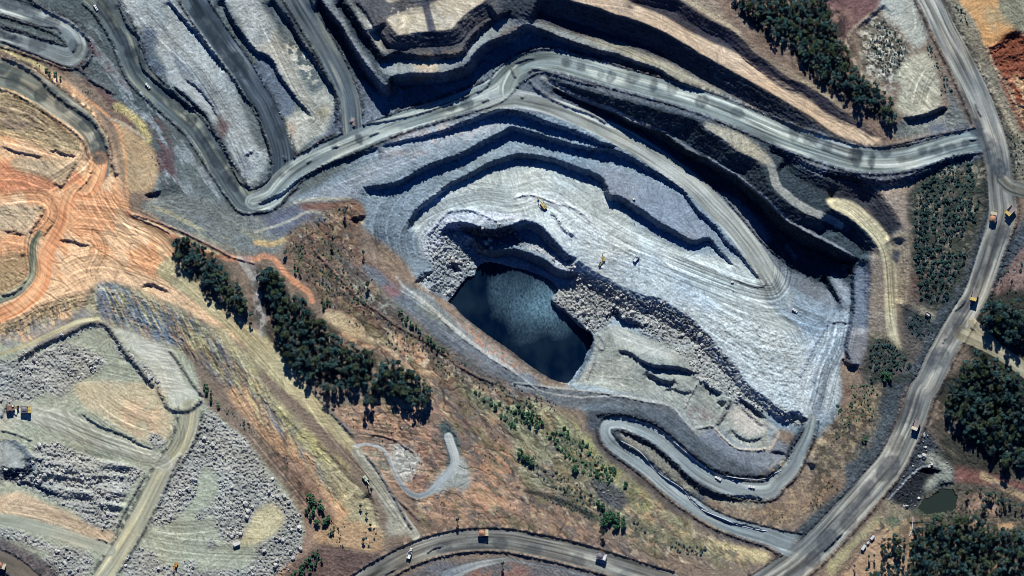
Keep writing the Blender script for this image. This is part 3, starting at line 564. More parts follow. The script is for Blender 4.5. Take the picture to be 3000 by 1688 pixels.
# waste dump tip, centre-left
paint(S('E',740,700,1060,740,1100,780,1300,850,1430,930,1449,960,1550,1000,1700,1030,1800,1160,1930,1280,'J',60,0,300,250,520,480,660,640,800,800,900,960,940,1080,980,1150,800,1200,560,1180,600,1040,400,760,200,500,0,290,'I',1930,160,1700,-20,'E',1600,1330,1500,1180,1260,1150,900,1000,700,960,640,900), (178,168,132), rough=.5, mott=.25, ang=70, st=3)
paint(S('E',740,700,900,700,1000,760,1080,830,1150,930,1300,990,1430,1100,1300,1150,1100,1080,900,1000,760,930), (134,146,160), rough=.7, mott=.35, ang=80, st=3)
mottle(S('E',1000,800,1430,960,1700,1160,1930,1449,'J',100,200,300,420,420,620,560,800,500,640,300,400,0,200,'I',1700,0,'E',1500,1250,1200,1120), (140,148,154), -.02, 26, .8, 5, ang=65, st=3)
mottle(S('E',1700,1180,1930,1350,'J',200,200,500,450,700,640,600,640,400,500,200,350), (202,190,116), .04, 24, .7, 7, ang=60, st=2)
stroke(S('J',470,450,600,580,700,700,800,780,860,850), 12, (112,100,84), .8, 4)
paint(S('J',-120,0,0,120,80,190,160,290,300,450,420,560,480,740,640,900,700,980,560,1040,400,820,200,560,40,380,-200,100), (206,162,118), rough=.4, mott=.2, ang=50, st=3)
mottle(S('J',20,180,200,260,420,520,500,660,300,560,100,320), (146,152,160), .04, 18, .85, 4, ang=60, st=4)
paint(S('E',-60,1000,130,960,330,840,500,780,640,790,600,880,480,940,300,1020,100,1100,-60,1130), (204,172,128), rough=.7, mott=.2, ang=75, st=3)
mottle(S('E',-60,1100,500,900,700,900,700,960,300,1130,-60,1200), (150,150,150), -.05, 24, .8, 4)
stroke(S('E',740,720,900,760,1100,820,1280,900,1420,960), 12, (222,208,176), .5, 5)
# pale tip road beside the woodland
paint(S('E',1280,480,1440,600,1620,760,1800,950,1930,1040,'F',60,1060,200,1230,360,1449,'J',420,60,560,190,700,380,760,460,830,520,900,620,860,700,760,560,560,380,300,120,100,-60,'F',0,1280,'E',1800,1100,1600,940,1400,780,1280,690,1180,600), (196,182,138), rough=.15, mott=.12, ang=48, st=5, soft=3)
paint(S('F',0,580,60,700,80,900,60,1000,80,1080,160,1200,60,1060,0,1000,'E',1900,600,1780,520,1880,500), (150,142,142), rough=.3)
stroke(S('E',1800,500,1870,600,1930,720,'F',30,800,45,960,50,1070), 17, (172,168,160), .9, 3)
for cc, sc_n, th, sd in (((106,114,122), 7, .03, 3), ((206,196,136), 8, .06, 5), ((196,150,106), 7, .10, 8), ((92,86,78), 5, .12, 9)):
    mottle(S('E',760,740,1050,770,1430,930,1700,1160,1930,1449,'J',100,220,300,440,420,640,700,900,500,900,300,600,0,240,'I',1700,0,'E',1500,1250,1200,1120,760,930), cc, th, sc_n, .6, sd, ang=62, st=7, soft=14, w=.05)
    mottle(S('E',-60,1040,330,870,620,800,560,930,300,1040,-60,1130), cc, th+.03, sc_n, .5, sd, ang=80, st=8, w=.05)
# paler dozed fan, track to the south
paint(S('J',780,500,860,560,940,660,1000,780,1060,900,1150,1040,1220,1150,1130,1130,1040,1150,980,1130,1000,1000,940,900,880,800,850,700), (172,168,150), rough=.25, mott=.12)
paint(S('J',420,1120,560,1040,640,1020,900,1080,960,1150,940,1260,800,1260,600,1240,480,1200), (192,158,118), rough=.4, mott=.25)
paint(S('J',260,560,420,700,600,960,560,1040,420,1140,420,1240,250,1449,150,1449,300,1300,370,1150,350,950,280,800,120,520), (156,128,108), rough=.4, mott=.3)
paint(S('J',230,1449,420,1250,520,1210,800,1270,960,1280,800,1400,700,1480), (116,96,90), rough=.7, mott=.4)
# bottom, south of the haul road
paint(S('J',820,1480,1100,1449,1340,1340,1500,1340,1930,1300,'K',0,1310,300,1350,600,1430,700,1500), (118,116,118), rough=.5, mott=.3)
mottle(S('J',1560,1420,1930,1360,'K',150,1440,0,1500,'J',1600,1500), (152,112,98), -.1, 30, .8, 4)

CEN = S('F',260,330,700,80,800,200,760,520,1050,860,1500,1250,1930,1449,'K',200,100,700,600,1100,900,1700,1250,1700,1400,900,1300,300,1150,'J',1400,1060,1240,1100,900,500,600,160,'F',900,1200,560,880,300,560)
for cc, sc_n, th, al, sd in (((186,150,112), 20, .10, .6, 3), ((112,108,106), 18, .10, .7, 8), ((200,186,150), 11, .17, .6, 5), ((96,84,78), 9, .13, .7, 2), ((122,116,84), 24, .12, .6, 11)):
    mottle(CEN, cc, th, sc_n, al, sd, ang=42, st=2.2, w=.05)
mottle(S('J',640,170,1350,200,1500,600,1930,700,'K',0,1000,'J',1400,1040,1200,900,900,700,760,380), (206,164,132), .06, 7, .6, 4, ang=8, st=5, w=.05)
mottle(S('L',380,380,640,100,840,0,780,420,560,640,300,980,0,1100,'K',1500,1100,1500,950), (178,158,124), .06, 10, .6, 9)
paint(S('J',1440,640,1560,560,1610,740,1570,800,1480,775,1360,825,1340,740), (172,174,166), rough=.2); paint(S('J',1040,470,1130,480,1240,570,1190,640,1130,750,1080,700,1030,560), (166,162,150), rough=.4)
mottle(S('J',1000,460,1240,560,1130,740), (220,216,204), .02, 9, .8, 3); paint(S('J',1385,310,1440,285,1520,400,1545,520,1480,640,1430,640,1445,500,1400,400), (84,98,98), rough=.7, a=.85)
paint(S('K',600,740,680,720,860,850,820,950,760,930,640,850), (84,88,94), rough=.6, a=.9)
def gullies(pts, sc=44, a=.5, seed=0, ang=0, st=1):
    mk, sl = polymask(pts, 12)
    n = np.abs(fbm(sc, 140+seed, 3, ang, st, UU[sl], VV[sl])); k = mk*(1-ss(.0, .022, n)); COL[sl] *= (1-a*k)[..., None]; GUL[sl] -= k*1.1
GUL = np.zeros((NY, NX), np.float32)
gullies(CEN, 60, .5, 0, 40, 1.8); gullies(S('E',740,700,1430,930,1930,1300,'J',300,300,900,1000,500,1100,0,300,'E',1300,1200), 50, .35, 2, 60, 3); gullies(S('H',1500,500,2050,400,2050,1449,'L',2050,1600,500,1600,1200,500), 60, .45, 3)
gullies(S('E',-60,100,700,0,1200,400,900,700,100,900), 70, .25, 4, 30, 2)
# scrub-covered ground is darker between the bushes
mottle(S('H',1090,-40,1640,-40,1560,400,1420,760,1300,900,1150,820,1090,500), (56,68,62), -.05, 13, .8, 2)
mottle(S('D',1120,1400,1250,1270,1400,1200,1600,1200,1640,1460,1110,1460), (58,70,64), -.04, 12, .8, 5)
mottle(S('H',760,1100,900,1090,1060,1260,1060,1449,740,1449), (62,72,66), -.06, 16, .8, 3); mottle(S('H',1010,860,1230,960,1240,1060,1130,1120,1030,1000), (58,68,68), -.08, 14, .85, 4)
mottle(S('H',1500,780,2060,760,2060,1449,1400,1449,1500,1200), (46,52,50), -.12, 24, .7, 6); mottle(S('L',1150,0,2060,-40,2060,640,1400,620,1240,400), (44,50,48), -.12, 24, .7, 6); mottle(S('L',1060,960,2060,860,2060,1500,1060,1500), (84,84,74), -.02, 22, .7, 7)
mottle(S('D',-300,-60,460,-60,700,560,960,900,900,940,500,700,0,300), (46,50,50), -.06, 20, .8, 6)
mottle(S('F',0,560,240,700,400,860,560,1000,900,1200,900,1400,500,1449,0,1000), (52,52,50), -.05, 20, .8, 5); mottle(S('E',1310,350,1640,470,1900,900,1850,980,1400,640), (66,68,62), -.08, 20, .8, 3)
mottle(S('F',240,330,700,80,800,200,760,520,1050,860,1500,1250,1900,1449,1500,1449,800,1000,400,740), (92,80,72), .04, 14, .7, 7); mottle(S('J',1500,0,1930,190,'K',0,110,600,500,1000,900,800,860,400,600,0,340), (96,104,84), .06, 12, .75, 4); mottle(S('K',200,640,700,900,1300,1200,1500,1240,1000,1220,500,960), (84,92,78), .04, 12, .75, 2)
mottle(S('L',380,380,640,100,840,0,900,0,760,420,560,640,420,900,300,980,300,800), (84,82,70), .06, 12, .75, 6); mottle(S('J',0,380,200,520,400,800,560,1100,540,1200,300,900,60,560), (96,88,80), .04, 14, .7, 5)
# ---- steep faces: darker, bluer rock colour painted in to deepen their shade
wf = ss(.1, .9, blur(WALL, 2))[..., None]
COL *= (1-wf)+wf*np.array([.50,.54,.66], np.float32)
# ---- roads -------------------------------------------------------------
R = (128,137,140); RP = (182,188,184); RD = (84,92,98)
road(S('A',-80,10,200,95,400,165,530,240,585,345,530,430,400,400,200,335,-80,250), [50,50,48,52,56,60,58,48,46,44], R, RP, wet=0, bermh=1.6, seed=1)
road(S('A',-80,520,0,545,150,590,300,680,450,790,600,900,700,1010,745,1130,760,1300), [86,84,84,80,74,66,60,56,50], (132,136,126), (170,164,144), wet=0, wetcol=(92,98,100), bermh=1.5, seed=2)
road(S('A',745,1200,720,1320,650,1449,'E',560,-20,500,100,480,220,420,340,340,480,330,620,280,740,150,860,0,930,-80,960), [56,60,56,48,44,42,42,44,46,48,46,44,44], (222,152,100), (236,178,124), streak=.2, seed=3)
road(S('E',300,310,250,400,250,520,240,620,190,700,90,770,-80,830), [18,20,24,24,26,28,30], (134,138,118), (176,172,140), bermh=0, seed=4, streak=.2)
road(S('E',-80,1232,0,1222,200,1155,400,1060,600,975,740,945), 15, (178,174,140), (204,196,156), streak=.2, seed=2)
road(S('A',700,-60,790,30,870,150,950,300,990,430,1050,560,1180,690,1330,830,1460,950,1560,1090,1640,1220,1720,1340,1790,1440,'P',722,590,760,580,800,562,850,520), [76,74,72,70,68,66,62,60,60,60,62,62,60,60,60,62,60], (96,106,110), (136,140,128), wet=0, wetcol=(58,66,76), bermh=2.0, seed=5)
road(S('A',1430,-60,1500,60,1600,210,1720,380,1850,560,1930,700,'B',45,760,110,900,170,1050,200,1180,200,1330), [66,66,66,62,60,58,56,56,56,60,66], (72,84,104), (116,126,130), wet=0, wetcol=(50,60,84), bermh=2.0, seed=6)
road(S('B',280,-60,330,30,440,210,560,420,660,620,710,760,725,900,735,1000), [60,60,58,58,56,54,56,60], (104,114,122), (140,144,138), wet=0, bermh=1.6, seed=7)
road(S('P',742,592,765,585,795,570,830,530,880,488,960,445,1060,402,1160,362,1280,325,1380,292,1450,262,1500,215,1560,183,1620,178,1690,194,1800,225,1900,252,2000,280,2100,315,2200,356,2260,382,2340,414,2420,440,2490,462,2560,470,2640,466,2720,446,2790,425,2850,412,2900,408),
     [50,66,70,66,60,58,56,54,54,60,70,66,58,58,60,60,60,60,62,64,66,68,70,70,70,68,64,62,64,70], (130,141,142), (178,185,180), wet=0, wetcol=(70,80,88), bermh=1.6, seed=8, streak=.36)
road(S('B',1600,850,1800,770,1930,745,'C',60,750,250,790,450,862,650,950,850,1048,1000,1135,1150,1235,1300,1340,1420,1445,'G',1500,80,1620,200,1730,330,1840,480,1910,600,'H',60,740,90,860,20,960), [60,64,62,54,52,52,52,56,60,60,60,60,62,62,62,62,64,70,84,96,110], (160,164,160), (182,186,184), wet=0, seed=9, streak=.28, fend=170, fst=70)
road(S('C',100,490,20,560,-30,660,-20,740), [40,44,50,50], (140,148,144), (176,182,176), seed=1, mask=False, fst=30, fend=30)
road(S('D',1180,-60,1240,50,1330,240,1450,470,1560,700,1640,900,1700,1080,1735,1250,1750,1400,'H',1760,60,1765,150,1720,320,1640,570,1560,780,1430,1000,1300,1230,1200,1449,'L',1160,50,1100,230,1030,400,930,590,800,750,660,910,530,1050,400,1190,250,1330,100,1440,-80,1560),
     [66,66,70,72,76,76,76,74,74,80,84,72,70,72,74,76,76,76,78,80,84,86,88,90,90,92,92], (132,133,130), (170,168,156), wet=0, bermh=1.2, seed=3, streak=.36)
road(S('H',1450,1060,1600,1130,1750,1210,1930,1340,2100,1460), [44,42,40,42,44], (168,160,132), (190,182,152), streak=.16, seed=4)
road(S('H',1540,980,1620,1060,1720,1150), [26,24,20], (168,160,134), (186,176,150), streak=.16, seed=2, mask=False)
road(S('D',1760,1350,1830,1410,1960,1449,2080,1460), [40,44,44,44], (128,130,124), (150,148,134), seed=2)
road(S('J',760,1520,870,1449,1000,1370,1150,1290,1350,1220,1550,1180,1750,1170,1930,1180,'K',0,1180,250,1230,500,1290,750,1360,1000,1440,1200,1500), [60,60,58,56,58,60,60,60,60,62,62,60,60,60], (120,118,112), (160,158,146), wet=0, wetcol=(88,92,96), bermh=2.4, seed=6, streak=.36)
road(S('K',600,1460,300,1380,0,1330,'J',1930,1320,1650,1370,1450,1449), [8,8,9,10,22,40], (150,152,150), (120,124,130), seed=3, mask=False)
road(S('L',330,260,300,380,240,500,170,640,60,740,'K',1930,800,1750,800,1600,760,1450,690,1330,600,1200,480,1050,370,900,310,790,290,715,310,705,380,760,455,880,540,1030,650,1180,780,1340,900,1500,1000,1700,1085,1930,1150,'L',90,1185,250,1240),
     [28,32,40,46,50,52,50,48,48,48,48,46,40,34,34,34,36,38,40,42,42,42,44,50,60,80], (140,148,150), (168,175,175), wet=0, bermh=1.8, seed=7, streak=.2, fend=45)
road(S('I',1440,180,1410,350,1340,500,1240,640,1130,850,1010,1080,890,1280,760,1480), [56,54,50,50,50,50,50,52], (172,170,146), (196,188,152), seed=4, streak=.2, bermh=.8)
road(S('I',1240,600,1100,540,900,470,700,400,450,280,150,200), [50,44,50,60,70,60], (172,172,154), (190,188,168), seed=5, streak=.18, mask=False)
road(S('I',-80,1010,150,1050,400,1120,600,1180,830,1260), [38,38,36,34,34], (170,172,152), (186,184,162), seed=6, streak=.12)
road(S('I',-80,1300,0,1320,100,1370,200,1449,260,1500), 50, (120,110,98), (140,130,112), seed=6, streak=.12, bermh=1.5)
road(S('J',740,470,850,455,950,490,1010,580,1050,680,1120,790,1210,845,1300,820,1400,730,1480,640,1500,560,1450,400), [10,10,11,12,12,14,16,18,24,26,28,26], (152,158,160), (178,180,176), seed=3, streak=.2)
road(S('J',760,520,860,640,960,780,1040,900,1130,1040,1200,1140), [30,34,26,24,26,30], (168,166,150), (184,178,158), seed=3, streak=.15, mask=False)

# ---- small windrows -----------------------------------------------------
for a in (dict(pts=S('A',200,-20,400,100,530,170,630,250,690,340,680,430,610,515), h=3, w=6), dict(pts=S('A',0,180,200,245,300,285,440,320), h=2.6, w=6),
          dict(pts=S('A',0,95,150,150,300,195,430,210,465,260), h=1.6, w=4), dict(pts=S('A',0,300,200,380,330,430,480,490,600,520,680,600,800,670,870,720), h=2.2, w=5),
          dict(pts=S('A',0,420,150,480,280,570,400,690,530,790,650,870,740,960,790,1060,830,1180,880,1330), h=3.2, w=7),
          dict(pts=S('E',130,1250,230,1205,330,1140,500,1070,620,1010,720,985,800,1010,870,1100,950,1220,1040,1320,1130,1430,'I',1170,20), h=3.4, w=6, col=(74,74,76), a=.85),
          dict(pts=S('K',1200,150,1212,80,1225,0), h=1.6, w=4, col=(176,172,160)), dict(pts=S('K',1290,195,1340,95,1400,-10), h=1.8, w=4, col=(176,172,160)), dict(pts=S('K',1545,310,1600,220,1650,100), h=3, w=6, col=(96,88,90)), dict(pts=S('K',1730,170,1800,240,1900,320), h=2, w=5, col=(120,112,108)), dict(pts=S('K',1525,325,1620,430,1720,490,1850,500,1930,490), h=1.8, w=4, col=(180,174,160)), dict(pts=S('K',1380,370,1300,280,1190,170,1000,130,700,70,400,40,0,-10), h=1.4, w=4, col=(168,168,164)),
          dict(pts=S('F',420,420,620,640,760,790,900,890,1080,1020,1300,1140,1560,1330,1800,1449), h=1.6, w=4, col=(96,76,68)), dict(pts=S('F',1080,740,1290,860,1440,1000,1600,1130,1800,1270,1930,1350,'G',200,1500), h=1.4, w=3.5, col=(176,176,170)),
          dict(pts=S('B',870,60,930,200,1020,350), h=1, w=3), dict(pts=S('E',990,160,1200,230,1400,310,1600,410,1750,490,1930,540), h=1.6, w=3.5, col=(170,120,96)),
          dict(pts=S('B',300,1165,380,1130,500,1050,600,1000), h=2.4, w=5), dict(pts=S('B',820,935,1000,905,1200,865,1450,780,1650,700,1740,650,1790,540), h=2, w=4),
          dict(pts=S('C',30,600,0,500,90,450,180,440), h=1.8, w=4), dict(pts=S('C',120,560,160,520,260,540,450,600,650,650), h=2.2, w=5), dict(pts=S('C',120,600,200,680,330,760,450,810,600,860,720,930), h=2.4, w=5),
          dict(pts=S('G',1590,20,1650,90,1750,210,1860,340,1950,430,'H',80,480,200,570), h=2, w=4), dict(pts=S('G',1660,650,1760,690,1850,715,1910,700,1915,650), h=1.2, w=3),
          dict(pts=S('D',800,1110,900,1100,1050,1070,1250,1020,1450,985,1500,960), h=2.4, w=5), dict(pts=S('L',860,0,'H',1090,1449), h=.1),
          dict(pts=S('E',0,775,80,760,150,720,200,650), h=2.4, w=5, col=(120,110,90)), dict(pts=S('E',220,310,280,220,330,130,290,100), h=2.2, w=5, col=(130,120,96)),
          dict(pts=S('A',390,1370,460,1395,500,1340,580,1210), h=2, w=5, col=(120,110,84)), dict(pts=S('A',570,1449,640,1380,690,1310), h=1.4, w=3, col=(190,130,90)),
          dict(pts=S('E',320,340,360,280,400,230), h=1.5, w=3, col=(190,140,100)), dict(pts=S('E',140,465,200,462), h=2.4, w=6, col=(120,80,60)),
          dict(pts=S('I',1180,0,1230,110,1280,180,1370,200,1440,185,1530,110), h=3, w=7, col=(96,94,98)), dict(pts=S('E',1270,1180,1330,1260,1400,1360,1460,1449,'I',1540,100), h=2.4, w=5, col=(96,92,92)),
          dict(pts=S('I',1100,670,1040,780,970,900,920,1000,880,1090), h=2.2, w=5), dict(pts=S('I',720,1165,780,1180,820,1205), h=1.5, w=3), dict(pts=S('I',1180,950,1240,800,1300,650,1370,520), h=2, w=5, col=(130,130,140)),
          dict(pts=S('H',470,990,540,975,610,990), h=1.4, w=3), dict(pts=S('K',1380,340,1440,330,1500,320,1540,330), h=1.5, w=3), dict(pts=S('J',850,400,900,378,1040,420,1130,480,1200,520), h=1.4, w=3, col=(110,80,66)),
          dict(pts=S('J',740,400,660,310,560,200,430,50,380,0), h=2.4, w=6, col=(100,100,104)), dict(pts=S('J',820,520,900,620,960,720,1040,850,1100,960,1180,1100), h=2.2, w=4.5),
          dict(pts=S('J',1050,860,1140,940,1240,1040), h=1.6, w=4), dict(pts=S('J',1280,1277,1340,1240,1420,1220), h=1.6, w=3), dict(pts=S('J',960,1440,1060,1390), h=1.6, w=3),
          dict(pts=S('L',415,1265,480,1200,570,1110), h=2.2, w=4), dict(pts=S('D',1550,770,1580,840,1605,890), h=1.8, w=3), dict(pts=S('D',1500,1055,1580,1050), h=1.6, w=3), dict(pts=S('H',1400,900,1470,840,1480,800), h=1.6, w=3),
          dict(pts=S('H',1310,1150,1345,1085), h=1.6, w=3), dict(pts=S('B',710,940,730,905,740,970), h=2.4, w=5, col=(190,150,132)), dict(pts=S('B',560,1115,635,1095), h=2, w=4), dict(pts=S('B',840,1030,940,990), h=2, w=3.5),
          dict(pts=S('B',205,1170,230,1225), h=2.4, w=5), dict(pts=S('B',370,1235,430,1200), h=1.8, w=4), dict(pts=S('B',1690,770,1770,745), h=2, w=4.5), dict(pts=S('C',50,730,100,738), h=1.8, w=4), dict(pts=S('A',540,395,580,355), h=2, w=5),
          dict(pts=S('G',0,50,100,20,200,30,330,80,450,110,560,180,590,240), h=1.6, w=4, col=(200,204,210)), dict(pts=S('G',280,150,330,170,370,240,400,280,470,320), h=3, w=6, col=(190,194,200)),
          dict(pts=S('F',1290,330,1380,220,1450,150,1600,130,1720,170,1800,210,1930,200), h=1.8, w=5, col=(180,186,196)), dict(pts=S('I',0,345,100,370,250,430), h=1.4, w=3.5), dict(pts=S('I',0,260,60,110), h=2.4, w=5, col=(150,156,168)),
          dict(pts=S('G',640,1180,610,1300,560,1420), h=1.8, w=4, col=(140,140,146)), dict(pts=S('H',240,1400,330,1200,420,1040,470,960), h=1.6, w=5, col=(120,134,158)),
          dict(pts=S('G',640,1060,700,1140,680,1190,640,1150), h=1.6, w=4, col=(150,150,150)), dict(pts=S('K',80,800,250,845,420,905,620,1010), h=-4.5, w=8, col=(46,50,52), a=.85)):  # last entry darkens the ditch line, its shade painted into the colour
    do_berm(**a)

# watered patches on the haul roads (spray trucks leave dark wet ovals)
def tracks(pts, w, amp=.3, fine=2.6):
    b = band(pts, w/2+2, .15)
    if b is None: return
    k = (1-ss(w*.25, w*.5, b.d))*ss(0, 60, b.s)*ss(0, 60, b.len-b.s)*(~b.cap)
    n = (vnoise(b.s/260, (b.sd+400)/fine, 1)-.5)*1.2+(vnoise(b.s/120, (b.sd+400)/(fine*2.3), 3)-.5)
    TRK[b.sl] += (k*n).astype(np.float32)*.35
    COL[b.sl] = COL[b.sl]*np.clip(1+amp*2*k*n, .4, 1.7)[..., None]
TRK = np.zeros((NY, NX), np.float32)
for a, w_, am in ((S('E',700,-100,760,100,900,300,1100,450,1300,560), 120, .25), (S('E',480,300,700,330,760,450,700,600,760,700), 60, .3), (S('E',-60,70,200,40,340,60,400,160,330,280,250,330,230,450,250,600,200,700,0,800), 60, .35),
   (S('A',300,1449,500,1330,650,1200,700,1000), 100, .35), (S('E',500,150,900,200,1200,350,1350,520,1250,700), 150, .25), (S('E',430,650,600,560,800,540,1100,620,1400,760), 120, .25), (S('A',-40,760,200,820,400,950,560,1100), 80, .4), (S('A',-40,1020,250,1100,500,1180), 60, .3), (S('E',-60,340,100,350,240,380), 70, .35),
   (S('E',-60,500,120,470,220,520), 60, .35), (S('A',-60,1330,150,1330,350,1400,450,1449), 90, .3), (S('E',740,-60,860,120,960,220,1200,330,1330,470), 60, .35), (S('E',420,820,300,860,150,960,-40,1020), 50, .3),
   (S('F',1200,560,1150,350,1250,200,1450,100,1700,40,1930,60,'G',300,0,600,200,1000,420,1500,620,1900,780), 130, .22), (S('F',1000,520,950,250,1080,0,'B',1300,1300), 90, .22), (S('G',600,420,1000,540,1400,700,1800,840,'H',200,860), 100, .25), (S('G',1100,480,1500,640,1900,760,'H',100,700,120,500,-20,300), 90, .45),
   (S('B',500,1400,900,1250,1300,1100), 110, .18), (S('G',1300,900,1700,1150,'H',0,1250,300,1300), 200, .2), (S('H',560,920,520,1150,430,1350,'L',380,100,330,260), 120, .35), (S('H',60,850,250,950,420,1000,500,920), 110, .3), (S('G',1500,760,1800,900,'H',150,1000,280,1200), 130, .25),
   (S('I',1300,230,1330,400,1250,520,1100,560,700,420,300,260), 90, .25), (S('I',1100,1080,1400,1100,1700,1060,1900,1000), 80, .25), (S('I',1050,1180,1300,1230,1600,1260,2200,1280), 120, .25), (S('I',700,80,900,230,1100,320,1250,330), 150, .25), (S('E',1150,1200,1250,1300,1300,1449,'I',1400,80), 60, .1),
   (S('J',350,50,600,400,850,680,1050,950,1180,1120), 60, .25), (S('E',1300,560,1600,840,1930,1180,'J',300,80), 80, .2), (S('J',-80,300,300,760,520,1060,560,1180), 60, .35), (S('J',1450,600,1540,640,1500,760), 60, .2), (S('D',1100,0,1140,200,1060,330), 70, .2), (S('D',1250,480,1150,650,1100,850), 90, .3),
   (S('B',20,80,180,400,330,700,470,900,300,1020), 50, .25), (S('A',1000,20,1250,300,1450,500,1650,800,1800,1100,1900,1330), 70, .25), (S('C',400,-20,950,60,1300,230,1700,440,'D',0,600,420,860,800,1060), 60, .16, ), (S('H',470,70,600,120,720,220,860,380,910,550,925,750,940,950,980,1150), 34, .35), (S('C',60,160,400,230,800,350,1200,520,1500,650), 26, .25),
   (S('J',1000,1130,1100,1050,1080,900), 60, .25), (S('I',-40,920,300,980,700,1120), 50, .2), (S('G',700,1020,1000,1130,1250,1210), 50, .15), (S('E',300,1400,700,1330,1100,1400), 120, .15)):
    tracks(a, w_, am)
def wet(rx, ry, ang, *a, col=(50,60,72), al=.9):
    for (x, y) in S(*a):
        t = np.linspace(0, 2*math.pi, 12, False); A = math.radians(ang); q = .6+.7*random.random(); q2 = .65+.6*random.random(); x += random.uniform(-7,7); y += random.uniform(-5,5)
        P = [(x+rx*q*math.cos(k)*math.cos(A)-ry*q2*math.sin(k)*math.sin(A), y+rx*q*math.cos(k)*math.sin(A)+ry*q2*math.sin(k)*math.cos(A)) for k in t]
        mk, sl = polymask(P, 3, 1.3); mk = mk*np.clip(ROAD[sl], 0, 1)*al*random.uniform(.6,1.1)*(.75+.5*fbm(9, 81, 2, 0, 1, UU[sl], VV[sl]))
        COL[sl] = COL[sl]*(1-mk[...,None])+lin(col)*mk[...,None]
wet(19, 20, 20, 'C', 400,480,520,505,680,560,730,575)
wet(17, 26, 0, 'C', 890,600,1055,650,1200,685)
wet(26, 20, 20, 'C', 1430,770,1690,850)
wet(17, 26, 0, 'D', 175,1000,320,1050,440,1105,645,1160,650,1195,770,1195)
wet(20, 15, 0, 'D', 880,1170,1010,1205,1150,1150,1250,1125,1350,1100,1490,1085)
wet(18, 16, -20, 'B', 1480,815,1590,775,765,1035,600,1065,265,1270,220,1330); wet(16, 22, 0, 'B', 200,1000,130,800)
wet(30, 22, 60, 'A', 880,180,930,270,1000,390,1040,480,1200,690,1320,760,1380,810,1450,900,1520,1000,1570,1080,1640,1190,1700,1320,1750,1390,800,70)
wet(34, 26, 60, 'A', 1500,80,1600,220,1680,330,1760,460,1830,540); 
wet(24, 22, 30, 'A', 130,560,290,720,100,630,390,700,480,790,590,850,660,940,690,900,730,1090,760,1180,600,930,740,1030,30,520, col=(70,80,84))
wet(26, 20, 20, 'A', 60,40,250,60,300,140,410,170,60,260,150,290,540,330,600,380,20,230,300,330)
wet(36, 24, -55, 'H', 1750,330,1700,470,1650,570,1600,640,1500,850,1430,1000,1380,1070,1290,1240,1260,1300,'L',1120,140,1060,210,990,450,900,640,770,790,720,880,650,960,600,1030,450,1190,340,1340,200,1400, col=(74,76,84), al=.75)
wet(30, 18, -10, 'J', 1400,1230,1650,1230,1120,1400,'K',150,1250,500,1330,860,1430,'J',1850,1200, col=(72,76,82), al=.7)
wet(30, 26, 60, 'D', 1560,960,1650,1080,1700,1150,1640,1180,1740,1280, col=(64,74,86))

SKY, SUNE = .05, 5.0
# ------------------------------------------------------------------ heights
H = solve().astype(np.float32)
n_w = ss(0, 1, blur(WALL, 2))
c_lo, c_mid, c_hi = fbm(26, 51, 3), fbm(9, 52, 2), fbm(4.2, 53, 2)
ridge = 1-np.abs(fbm(11, 54, 3))*4
H += ROUGH*(c_mid*1.0 + c_hi*1.85) + (1-ROAD)*c_lo*.6
H += n_w*(c_mid*1.6+c_hi*3.4)
H += blur(RUB, 2)*(ridge*.9+c_hi*2.6)
H += BERMADD*(1+c_hi*.8)*(1-.0*ROAD)
# ploughed / tracked relief where machines have worked
def relief(pts, amp, sc, ang, st=5, seed=0, soft=10):
    mk, sl = polymask(pts, soft)
    if mk is None: return
    H[sl] += mk*amp*fbm(sc, 60+seed, 2, ang, st, UU[sl], VV[sl])*2
relief(S('D',1650,380,1850,230,2050,260,2050,560,1800,620), 2.4, 17, -15, 3, 1); relief(S('D',1820,620,2050,560,2050,900,1900,880), 2.2, 15, 10, 3, 1)
relief(S('I',240,480,600,520,1000,640,900,1000,600,950,180,700), 5.0, 20, 10, 5, 2)
relief(S('E',-60,1280,200,1260,560,1140,790,1260,560,1449,0,1449), 2.0, 24, 25, 2, 2)
relief(S('Z',-60,230,250,400,330,540,440,640,640,850,330,740,130,830,-60,880), .55, 6, 45, 6, 3); relief(S('A',0,780,250,850,600,1080,540,1150,0,960), 1.0, 9, 20, 4, 4)
relief(S('G',400,250,700,300,1200,800,1930,1000,'L',200,150,'G',1600,1200,900,760,500,500), .7, 7, 35, 2, 3)
relief(S('E',740,700,1100,780,1500,1000,1930,1300,'J',300,420,560,700,480,700,0,200,'E',1300,1150,760,930), 1.1, 6, 65, 7, 5)
relief(S('E',-60,1000,330,840,620,780,500,940,-60,1130), 1.2, 7, 82, 7, 5); relief(S('J',640,180,1350,200,1420,600,1200,800,900,700), .45, 5, 8, 7, 3)
relief(S('C',0,20,600,60,1500,450,'D',500,1040,0,860,'C',1000,400,0,150), .7, 5, 30, 3, 3); relief(S('D',440,-40,900,-40,620,230), .4, 5, -70, 5, 3)
relief(S('D',700,200,840,110,1060,400,1000,640,730,540), 1.6, 9, 40, 2, 3); relief(S('D',1000,520,1280,600,1280,820,1000,840), .7, 7, 45, 5, 3)

